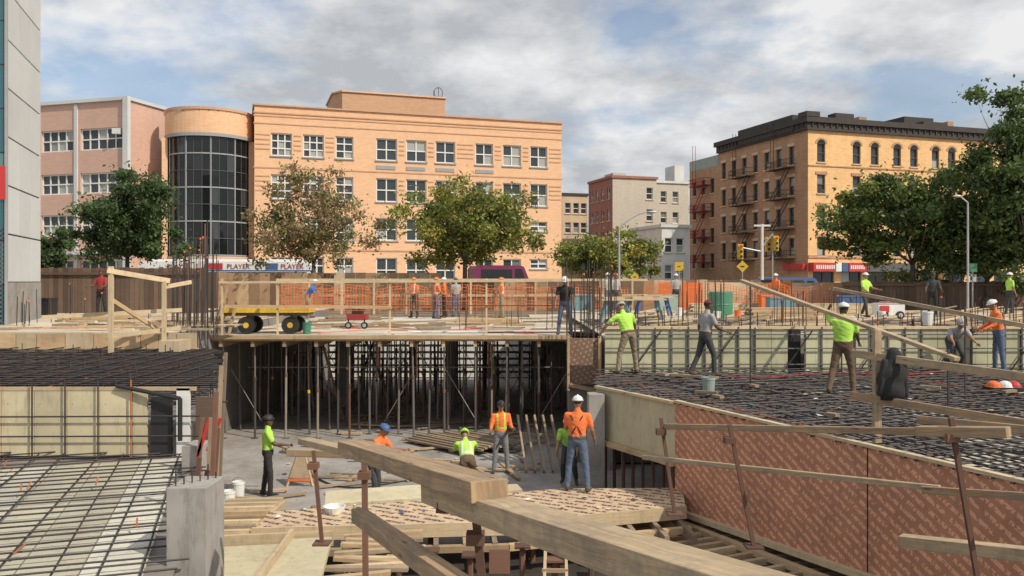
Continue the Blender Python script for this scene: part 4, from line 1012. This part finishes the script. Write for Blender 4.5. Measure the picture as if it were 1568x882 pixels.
mb=MB(); mb.rings([(V((q.x,q.y,.2+h)),V((r,0,0)),V((0,r,0))) for h,r in ((0,.42),(.05,.45),(.5,.45),(.52,.47),(.55,.45),(1.0,.45),(1.03,.42))],'green',True,18); mb.build('steel_drum')
mb=MB(); q=S(462,748,19.5); x,y=q.x,q.y
for s_ in (-1,1):
    mb.beam((x-.3,y+s_*.2,-3.1),(x-.05,y+s_*.02,-2.3),.05,.05,'lumber'); mb.beam((x+.3,y+s_*.2,-3.1),(x+.05,y+s_*.02,-2.3),.05,.05,'lumber'); mb.beam((x-.26,y+s_*.18,-2.95),(x+.26,y+s_*.18,-2.95),.04,.06,'orange')
mb.poly([(x-.24,y-.2,-2.9),(x+.24,y-.2,-2.9),(x+.05,y-.05,-2.32),(x-.05,y-.05,-2.32)],'lumber_old'); mb.build('a_frame_stand')
mb=MB(); q=S(1360,470,32)
mb.box(q.x-.5,q.x+.5,q.y-.3,q.y+.3,.35,.8,'white'); mb.box(q.x-.45,q.x-.1,q.y-.33,q.y-.3,.45,.7,'red'); mb.tube((q.x-.5,q.y-.35,.85),(q.x+.5,q.y-.35,.85),.02,'red'); wheel(mb,(q.x-.3,q.y-.35,.35),.15,.08); wheel(mb,(q.x+.3,q.y-.35,.35),.15,.08); mb.build('portable_generator')
mb=MB(); q=S(1535,582,17)
for dx,m_ in ((-.18,'orange'),(.05,'white'),(.22,'red')): mb.ball((q.x+dx,q.y,zS+.2),.13,.16,.12,m_,half=True); mb.ball((q.x+dx,q.y,zS+.2),.15,.19,.02,m_)
mb.box(q.x-.3,q.x+.35,q.y-.2,q.y+.2,zS+.12,zS+.2,'black'); mb.build('hard_hats_and_tools')
def stack(x,y,z,nx,nz,L,m_='lumber'):
    mb=MB()
    for i in range(nx):
        for j in range(nz): mb.beam((x+random.uniform(-.1,.1),y+i*.11,z+.03+j*.055),(x+L+random.uniform(-.1,.1),y+i*.11,z+.03+j*.055),.1,.05,m_)
    mb.build('lumber_stack')
stack(px(640,27.5),27.5,0,5,2,1.0,'lumber_old'); stack(px(1150,31),31,.2,8,8,2.4); stack(px(1240,35),35,.2,6,9,2.6,'lumber_pale'); stack(px(90,28),28,.3,6,4,2.4); stack(px(700,33),33,0,6,3,2.4); stack(px(500,35),35,0,6,3,2.2,'lumber_old')
stack(px(1060,37),37,.2,6,8,2.0,'lumber_pale')
mb=MB()
for u,d,m_ in ((1195,33,'ltblue'),(1020,38,'patina'),(1300,36,'blue'),(1180,38,'orange'),(890,38,'ltblue'),(60,31,'black')):
    x=px(u,d); mb.box(x-.5,x+.5,d-.3,d+.3,.3,.95,m_); mb.box(x-.52,x+.52,d-.32,d+.32,.95,1.02,m_)
    mb.box(x-.05,x+.05,d-.33,d-.3,.8,.95,'steel')
mb.build('gang_boxes')
# ---------------------------------------------------------------- people
def human(name,pos,yaw,shirt,pants,hat,skin='skin_m',h=1.75,lean=0,side=0,head=(0,0),armR=(5,8,15),armL=(5,8,15),legR=(3,4,5),legL=(-3,4,5),vest=None,sleeve='tee',vox=.02,boot='boots',belt=None,harness=False,bulk=1.):
    rad=math.radians
    def dr(fl,ab,s_): fl=rad(fl);ab=rad(ab); return V((s_*math.sin(ab),math.sin(fl)*math.cos(ab),-math.cos(fl)*math.cos(ab)))
    L_=rad(lean); sdv=rad(side); td=V((math.sin(sdv),math.sin(L_),math.cos(L_)*math.cos(sdv))).normalized()
    xa=V((1,0,0)); xa=(xa-td*xa.dot(td)).normalized(); fw=td.cross(xa)*-1
    if fw.y<0 and abs(lean)<90: fw=-fw
    pel=V((0,0,0)); waist=pel+td*.13; chest=pel+td*.34; nb=pel+td*.50
    hp,hyw=rad(head[0]+lean*.5),rad(head[1]); hd=V((0,math.sin(hp),math.cos(hp)))
    nk=nb+((td+hd)*.5).normalized()*.07; hc=nk+hd*.115+V((0,.015,0))
    mb=MB(); bones=[]
    def ring(c,rx,ry): return (c,xa*rx,fw*ry)
    B=bulk
    mb.rings([ring(pel-td*.1,.10*B,.09*B),ring(pel-td*.05,.16*B,.12*B),ring(pel,.17*B,.125*B),ring(waist,.155*B,.115*B),ring(pel+td*.24,.165*B,.12*B),ring(chest,.18*B,.125*B),ring(pel+td*.44,.165*B,.105*B),ring(nb,.09,.07),ring(nk,.055,.06),ring(nk+hd*.06,.05,.055)],'a',True,16)
    bones.append((pel-td*.1,pel+td*.02,.15,'pants')); bones.append((pel+td*.05,chest,.14,'shirt')); bones.append((chest,nb-td*.03,.14,'shirt')); bones.append((nb+td*.03,nk+hd*.1,.055,'skin'))
    hands=[]
    for s_,(fl,ab,el) in ((1,armR),(-1,armL)):
        sh=nb-td*.055+xa*(.185*s_*B); ab2=ab*.4 if ab<50 else ab*.85
        e1=sh+dr(fl,ab,s_)*.28; fd=dr(fl+el,ab2 if el<100 else -ab*.6,s_); wr=e1+fd*.25; hn=wr+fd*.085
        mb.capsule(nb-td*.07+xa*.06*s_,sh,.075,.065,'a'); 
        lng=sleeve=='long'
        mb.capsule(sh,e1,.062,.046 if not lng else .052,'a')
        if not lng: mb.capsule(sh,sh.lerp(e1,.62),.066,.062,'a')
        mb.capsule(e1,wr,.045 if not lng else .05,.031 if not lng else .04,'a'); mb.capsule(wr,hn,.028,.036,'a',flat=.6)
        sl_='shirt'
        bones.append((nb-td*.07+xa*.06*s_,sh.lerp(e1,.62) if not lng else e1,.06,sl_))
        bones.append((sh.lerp(e1,.70) if not lng else e1,e1 if not lng else wr,.045,'skin' if not lng else sl_)); bones.append((e1 if not lng else wr,hn,.035,'skin'))
        hands.append((wr,hn,fd,s_))
    feet=[]
    for s_,(fl,ab,kn) in ((1,legR),(-1,legL)):
        hp_=pel-td*.04+V((.09*s_,0,-.02)); k1=hp_+dr(fl,ab,s_)*.42; an=k1+dr(fl-kn,ab*.6,s_)*.40
        mb.capsule(hp_,k1,.092*B,.066,'a',12); mb.capsule(k1,an,.066,.056,'a',12)
        bones.append((hp_,k1,.08,'pants')); bones.append((k1,an-V((0,0,0)),.06,'pants'))
        tilt=rad(min(0,fl-kn)*.6); fwd=V((s_*.2,math.cos(tilt),math.sin(tilt))).normalized(); hl=an+V((0,0,-.05))-fwd*.04; toe=hl+fwd*.19
        mb.capsule(hl,toe,.047,.042,'a'); mb.capsule(an,hl,.05,.046,'a'); bones.append((hl-V((0,0,.0)),toe,.05,'boot')); bones.append((an+V((0,0,-.02)),hl,.05,'boot')); feet+=[hl,toe]
    me=bpy.data.meshes.new('t'); me.from_pydata([tuple(v) for v in mb.v],[],mb.f); o=bpy.data.objects.new('t',me); scene.collection.objects.link(o)
    r=o.modifiers.new('r','REMESH'); r.mode='VOXEL'; r.voxel_size=vox; s=o.modifiers.new('s','SMOOTH'); s.factor=.5; s.iterations=3
    dg=bpy.context.evaluated_depsgraph_get(); ev=o.evaluated_get(dg); m2=bpy.data.meshes.new_from_object(ev)
    nv=len(m2.vertices); co=np.empty(nv*3); m2.vertices.foreach_get('co',co); co=co.reshape(-1,3)
    polys=[list(p.vertices) for p in m2.polygons]; bpy.data.objects.remove(o)
    nf_=np.sin(co[:,2]*60+co[:,0]*35)*np.sin(co[:,1]*50+co[:,2]*20+1)*.005
    co[:,1]+=nf_; co[:,0]+=nf_*.7
    cm=np.array([co[p].mean(0) for p in polys]); best=np.full(len(cm),1e9); lab=np.zeros(len(cm),int); names=['pants','shirt','skin','boot']
    for a,c,rr_,l in bones:
        a=np.array(a);c=np.array(c);d=c-a; t=np.clip(((cm-a)@d)/(d@d+1e-9),0,1); ds=np.linalg.norm(cm-(a+t[:,None]*d),axis=1)-rr_
        w=ds<best; best[w]=ds[w]; lab[w]=names.index(l)
    mp={'pants':pants,'shirt':shirt,'skin':skin,'boot':boot}
    out=MB(); out.v=[V(c) for c in co]
    tp=(cm-np.array(pel))@np.array(td); lateral=np.abs(cm@np.array(xa))
    for i,p in enumerate(polys):
        m_=mp[names[lab[i]]]
        if names[lab[i]]=='shirt' and lateral[i]<.19 and vest and tp[i]>0:
            if .12<tp[i]<.17 or (.07<lateral[i]<.11 and tp[i]>.17): m_=vest
        if belt and names[lab[i]]!='skin' and .0<tp[i]<.05 and lateral[i]<.2 and lab[i]<2 and np.linalg.norm(cm[i]-np.array(pel))<.26: m_=belt
        out.face(p,m_,[(0,0)]*len(p))
    F_=V((math.sin(hyw)*-1,math.cos(hyw)*math.cos(hp),-math.sin(hp))).normalized(); X_=F_.cross(hd).normalized(); U_=X_.cross(F_).normalized(); RM=Matrix((X_,F_,U_)).transposed()
    def H(x,y,z_): return hc+RM@V((x,y,z_))
    nr=14
    prof=[(-.118,.028,.035,.03),(-.105,.045,.055,.022),(-.075,.058,.075,.01),(-.04,.068,.088,.002),(0,.074,.095,-.002),(.04,.077,.098,-.006),(.075,.068,.086,-.008),(.1,.048,.06,-.008),(.116,.02,.028,-.008)]
    out.rings([(H(0,oy,z_),X_*rx,F_*ry) for z_,rx,ry,oy in prof],skin,True,nr)
    out.ball(H(0,-.018,.03),.081,.09,.09,'hair',12,6,RM)
    out.rings([(H(0,.095,-.035),X_*.016,U_*.01),(H(0,.115,-.03),X_*.012,U_*.01),(H(0,.09,.012),X_*.006,U_*.004)],skin,True,6)
    for s_ in (-1,1):
        out.ball(H(.03*s_,.083,.004),.013,.008,.008,'white',8,4,RM); out.ball(H(.03*s_,.09,.004),.006,.004,.006,'hair',6,4,RM); out.ball(H(.03*s_,.085,.022),.018,.008,.004,'hair',6,3,RM); out.ball(H(.078*s_,-.005,-.01),.008,.02,.03,skin,8,5,RM)
    out.ball(H(0,.086,-.066),.022,.007,.006,'lip',8,4,RM)
    if hat:
        cap=hat in('maroon','blackcloth'); zc=.04
        out.ball(H(0,-.01,zc),.104 if not cap else .088,.124 if not cap else .105,.1 if not cap else .085,hat,16,7,RM,half=True)
        if not cap: out.ball(H(0,.005,zc+.003),.12,.15,.012,hat,16,3,RM); out.rings([(H(0,-.12,zc+.045),X_*.015,U_*.02),(H(0,0,zc+.108),X_*.015,U_*.008),(H(0,.1,zc+.055),X_*.015,U_*.02)],hat,True,6)
        else: out.ball(H(0,.11,zc+.005),.065,.07,.008,hat,10,3,RM)
    for wr,hn,fd,s_ in hands:
        ref=V((0,1,0)) if abs(fd.y)<.8 else V((0,0,-1)); ax=(ref-fd*ref.dot(fd)).normalized(); pn=fd.cross(ax)*s_
        for k,ln in enumerate((.062,.072,.068,.052)):
            o_=hn+ax*(.027-.018*k)+fd*.01; d1_=(fd*.93+pn*-.3).normalized(); m1=o_+d1_*ln*.55; d2_=(fd*.6+pn*-.8).normalized(); out.tube(o_,m1,.0098,skin,6,.009); out.tube(m1,m1+d2_*ln*.5,.009,skin,6,.006)
        o_=wr+ax*.025+fd*.035; m1=o_+(ax*.8+fd*.6).normalized()*.035; out.tube(o_,m1,.012,skin,6,.011); out.tube(m1,m1+(fd*.9+ax*.2).normalized()*.032,.011,skin,6,.007)
    if harness:
        for a_,c_ in ((-.12,.1),(.12,-.1)):
            out.beam(pel+td*.46+xa*a_-fw*.11,pel+td*.1+xa*c_-fw*.125,.02,.01,'blackcloth',up=fw)
    zmin=min(f.z for f in feet)-.045; sc_=h/1.75
    for v in out.v: v.z-=zmin
    ob=out.build(name,None,loc=pos,rotz=math.radians(yaw),smooth=True); ob.scale=(sc_*1.0,)*3
    return ob
def at(u,d,z): return (px(u,d),d,z)
G_,O_='hi_green','hi_orange'
W_='construction_worker'
human(W_,at(410,18.4,-3.1),-75,G_,'blackcloth','black','skin_d',armR=(30,5,55),armL=(15,8,45),legR=(8,4,8),legL=(-5,4,4),boot='blackcloth')
human(W_,at(573,17.6,-3.1),-110,O_,'darkpants','blue','skin_m',lean=18,head=(15,0),armR=(45,10,40),armL=(40,10,50),legR=(15,6,20),legL=(5,6,15))
human(W_,at(716,17.8,-3.1),10,G_,'brownpants','hi_green','skin_m',lean=50,head=(20,0),armR=(60,14,20),armL=(50,12,30),legR=(30,12,45),legL=(22,12,40),vest='silver')
human(W_,at(767,20.7,-3.1),185,'hi_orange','greypants','black','skin_m',head=(8,0),armR=(15,12,70),armL=(15,12,75),vest='hi_green',legR=(2,7,3),legL=(0,7,3),sleeve='long')
human(W_,at(884,15.7,zp),-12,O_,'jeans','white','skin_m',lean=4,armR=(5,16,30),armL=(20,8,60),legR=(-3,10,3),legL=(6,9,10),harness=True,belt='boots',bulk=1.05)
human(W_,at(872,19.5,-3.1),170,G_,'darkpants','white','skin_m',lean=35,armR=(20,8,30),armL=(20,8,30),legR=(35,5,65),legL=(25,5,55))
human(W_,at(865,25.2,.02),175,'blackcloth','jeans','white','skin_m',lean=14,head=(22,5),armR=(12,14,12),armL=(18,14,8),legR=(6,9,5),legL=(-2,9,4))
V3=.028
human(W_,at(634,37,0),150,O_,'darkpants','hi_orange','skin_m',armR=(15,10,60),armL=(15,10,60),vest='silver',vox=V3)
human(W_,at(668,36,0),-60,O_,'jeans','hi_orange','skin_m',armR=(20,10,40),armL=(5,10,20),vest='silver',vox=V3)
human(W_,at(680,37.3,0),100,O_,'blackcloth','white','skin_d',armR=(10,10,40),armL=(5,10,30),vox=V3)
human(W_,at(698,37.9,0),20,'greycloth','jeans','blue','skin_m',vox=V3)
human(W_,at(768,36.5,0),90,O_,'khaki','hi_orange','skin_m',armR=(25,10,30),armL=(5,10,20),vest='silver',vox=V3)
human(W_,at(471,36.5,0),-90,'bluecloth','khaki','white','skin_m',lean=30,armR=(35,10,20),armL=(35,10,20),legR=(20,4,10),legL=(-8,4,10),vox=V3)
human(W_,at(155,31,.3),170,'redcloth','blackcloth','maroon','skin_d',armR=(20,14,60),armL=(20,14,60),vox=V3)
human(W_,at(931,36,.2),30,'lightgrey','jeans','white','skin_l',armR=(10,10,30),armL=(5,10,20),vox=V3)
human(W_,at(942,36.8,.2),-160,'greycloth','darkpants','orange','skin_m',vox=V3)
human(W_,at(962,19.8,zS+.14),18,G_,'khaki','lightgrey','skin_m',lean=20,side=-6,head=(25,30),armR=(18,30,12),armL=(20,48,12),legR=(12,14,12),legL=(8,16,14),belt='boots',bulk=1.1)
human(W_,at(1080,19.3,zS+.14),-70,'greycloth','darkpants','maroon','skin_d',lean=6,armR=(22,10,45),armL=(-8,14,25),legR=(22,4,22),legL=(-14,5,12),belt='boots',bulk=1.08)
human(W_,at(1291,16.2,zS+.14),-28,G_,'brownpants','white','skin_d',lean=2,head=(5,40),armR=(25,6,30),armL=(125,25,118),legR=(8,8,12),legL=(-10,12,14),belt='boots',bulk=1.12)
human(W_,at(1325,33,.2),-150,G_,'darkpants','white','skin_m',armR=(15,10,50),armL=(30,10,50),legR=(18,6,8),legL=(-16,6,8),vox=V3)
human(W_,at(1529,20.6,zS+.1),80,O_,'jeans','white','skin_m',lean=8,head=(15,0),armR=(20,8,40),armL=(25,8,40),legR=(5,5,6),legL=(-3,5,4),sleeve='long',bulk=1.05)
human(W_,at(1459,20.7,zS+.1),170,'greycloth','darkpants','greycloth','skin_m',lean=60,head=(0,0),armR=(50,10,20),armL=(50,10,20),legR=(50,8,90),legL=(40,8,80),vox=V3)
human(W_,at(1428,33,.2),160,'darkpants','blackcloth','black','skin_d',lean=10,armR=(20,14,50),armL=(20,14,50),vox=V3)
human(W_,at(1546,35,.2),-90,G_,'darkpants','white','skin_m',vox=V3)
human(W_,at(1035,40,.2),180,'greycloth','darkpants','white','skin_m',vox=V3)
human(W_,at(1188,40,.2),120,O_,'jeans','white','skin_m',vox=V3)
mb=MB(); q=S(1362,570,11.9)
rr_=[]
for i in range(11):
    t=i/10; z_=q.z+.36-.74*t; w=.05+.16*min(1,t*2.4)-(.05*max(0,t-.6)); dpt=.05+.05*math.sin(t*3)
    rr_.append((V((q.x+.02*math.sin(t*7),q.y-.12,z_)),V((w*(1+.08*math.sin(t*13)),0,0)),V((0,dpt*(1+.25*math.sin(t*17)),0))))
mb.rings(rr_,'blackcloth',True,14); mb.capsule(V((q.x-.13,q.y-.14,q.z+.16)),V((q.x-.2,q.y-.15,q.z-.28)),.05,.045,'blackcloth'); mb.capsule(V((q.x+.14,q.y-.14,q.z+.16)),V((q.x+.17,q.y-.13,q.z-.3)),.05,.045,'blackcloth')
mb.build('hanging_jacket',smooth=True)
# ---------------------------------------------------------------- world, sun, camera
sdir=V((.80,-.60,0)).normalized(); el=math.radians(44)
sv=V((sdir.x*math.cos(el),sdir.y*math.cos(el),math.sin(el)))
sun=bpy.data.lights.new('sun','SUN'); sun.energy=4.0; sun.angle=math.radians(.6); sun.color=(1,.91,.76)
so=bpy.data.objects.new('sun',sun); scene.collection.objects.link(so); so.rotation_euler=sv.to_track_quat('Z','Y').to_euler()
w=bpy.data.worlds.new('World'); scene.world=w; w.use_nodes=True; nt=w.node_tree; nt.nodes.clear()
sky=nn(nt,'ShaderNodeTexSky',sky_type='NISHITA'); sky.sun_disc=False; sky.sun_elevation=el; sky.sun_rotation=math.atan2(sv.x,sv.y); sky.dust_density=2.5
bg=nn(nt,'ShaderNodeBackground'); nt.links.new(sky.outputs[0],bg.inputs[0]); bg.inputs[1].default_value=.15
tc=nn(nt,'ShaderNodeTexCoord'); sp=nn(nt,'ShaderNodeSeparateXYZ'); nt.links.new(tc.outputs['Generated'],sp.inputs[0])
zc=math_(nt,'ADD',math_(nt,'MAXIMUM',sp.outputs[2],0),.28)
cb=nn(nt,'ShaderNodeCombineXYZ'); nt.links.new(math_(nt,'DIVIDE',sp.outputs[0],zc),cb.inputs[0]); nt.links.new(math_(nt,'DIVIDE',sp.outputs[1],zc),cb.inputs[1]); cb.inputs[2].default_value=3.3
n1=noise(nt,cb.outputs[0],1.9,9,.56); mask=ramp(nt,n1,.38,.50)
hz=ramp(nt,sp.outputs[2],.13,.0)
mask=math_(nt,'MAXIMUM',math_(nt,'ADD',math_(nt,'MULTIPLY',mask,.78),.2),math_(nt,'MULTIPLY',hz,.85),True)
n2=noise(nt,cb.outputs[0],2.9,9,.58); sh=ramp(nt,n2,.38,.6)
cc=mixc(nt,sh,(.5,.52,.55),(.88,.88,.88))
b2=nn(nt,'ShaderNodeBackground'); nt.links.new(cc,b2.inputs[0]); b2.inputs[1].default_value=.97
ms=nn(nt,'ShaderNodeMixShader'); nt.links.new(mask,ms.inputs[0]); nt.links.new(bg.outputs[0],ms.inputs[1]); nt.links.new(b2.outputs[0],ms.inputs[2])
wo=nn(nt,'ShaderNodeOutputWorld'); nt.links.new(ms.outputs[0],wo.inputs[0])
cam=bpy.data.cameras.new('camera'); co=bpy.data.objects.new('camera',cam); scene.collection.objects.link(co)
co.location=(0,0,CZ); co.rotation_euler=(math.pi/2,0,0); cam.sensor_width=36; cam.lens=36*FL/1568; cam.shift_y=-11/1568; cam.clip_end=3000; cam.clip_start=.05
scene.camera=co
scene.view_settings.view_transform='Standard'; scene.view_settings.look='None'; scene.view_settings.exposure=0
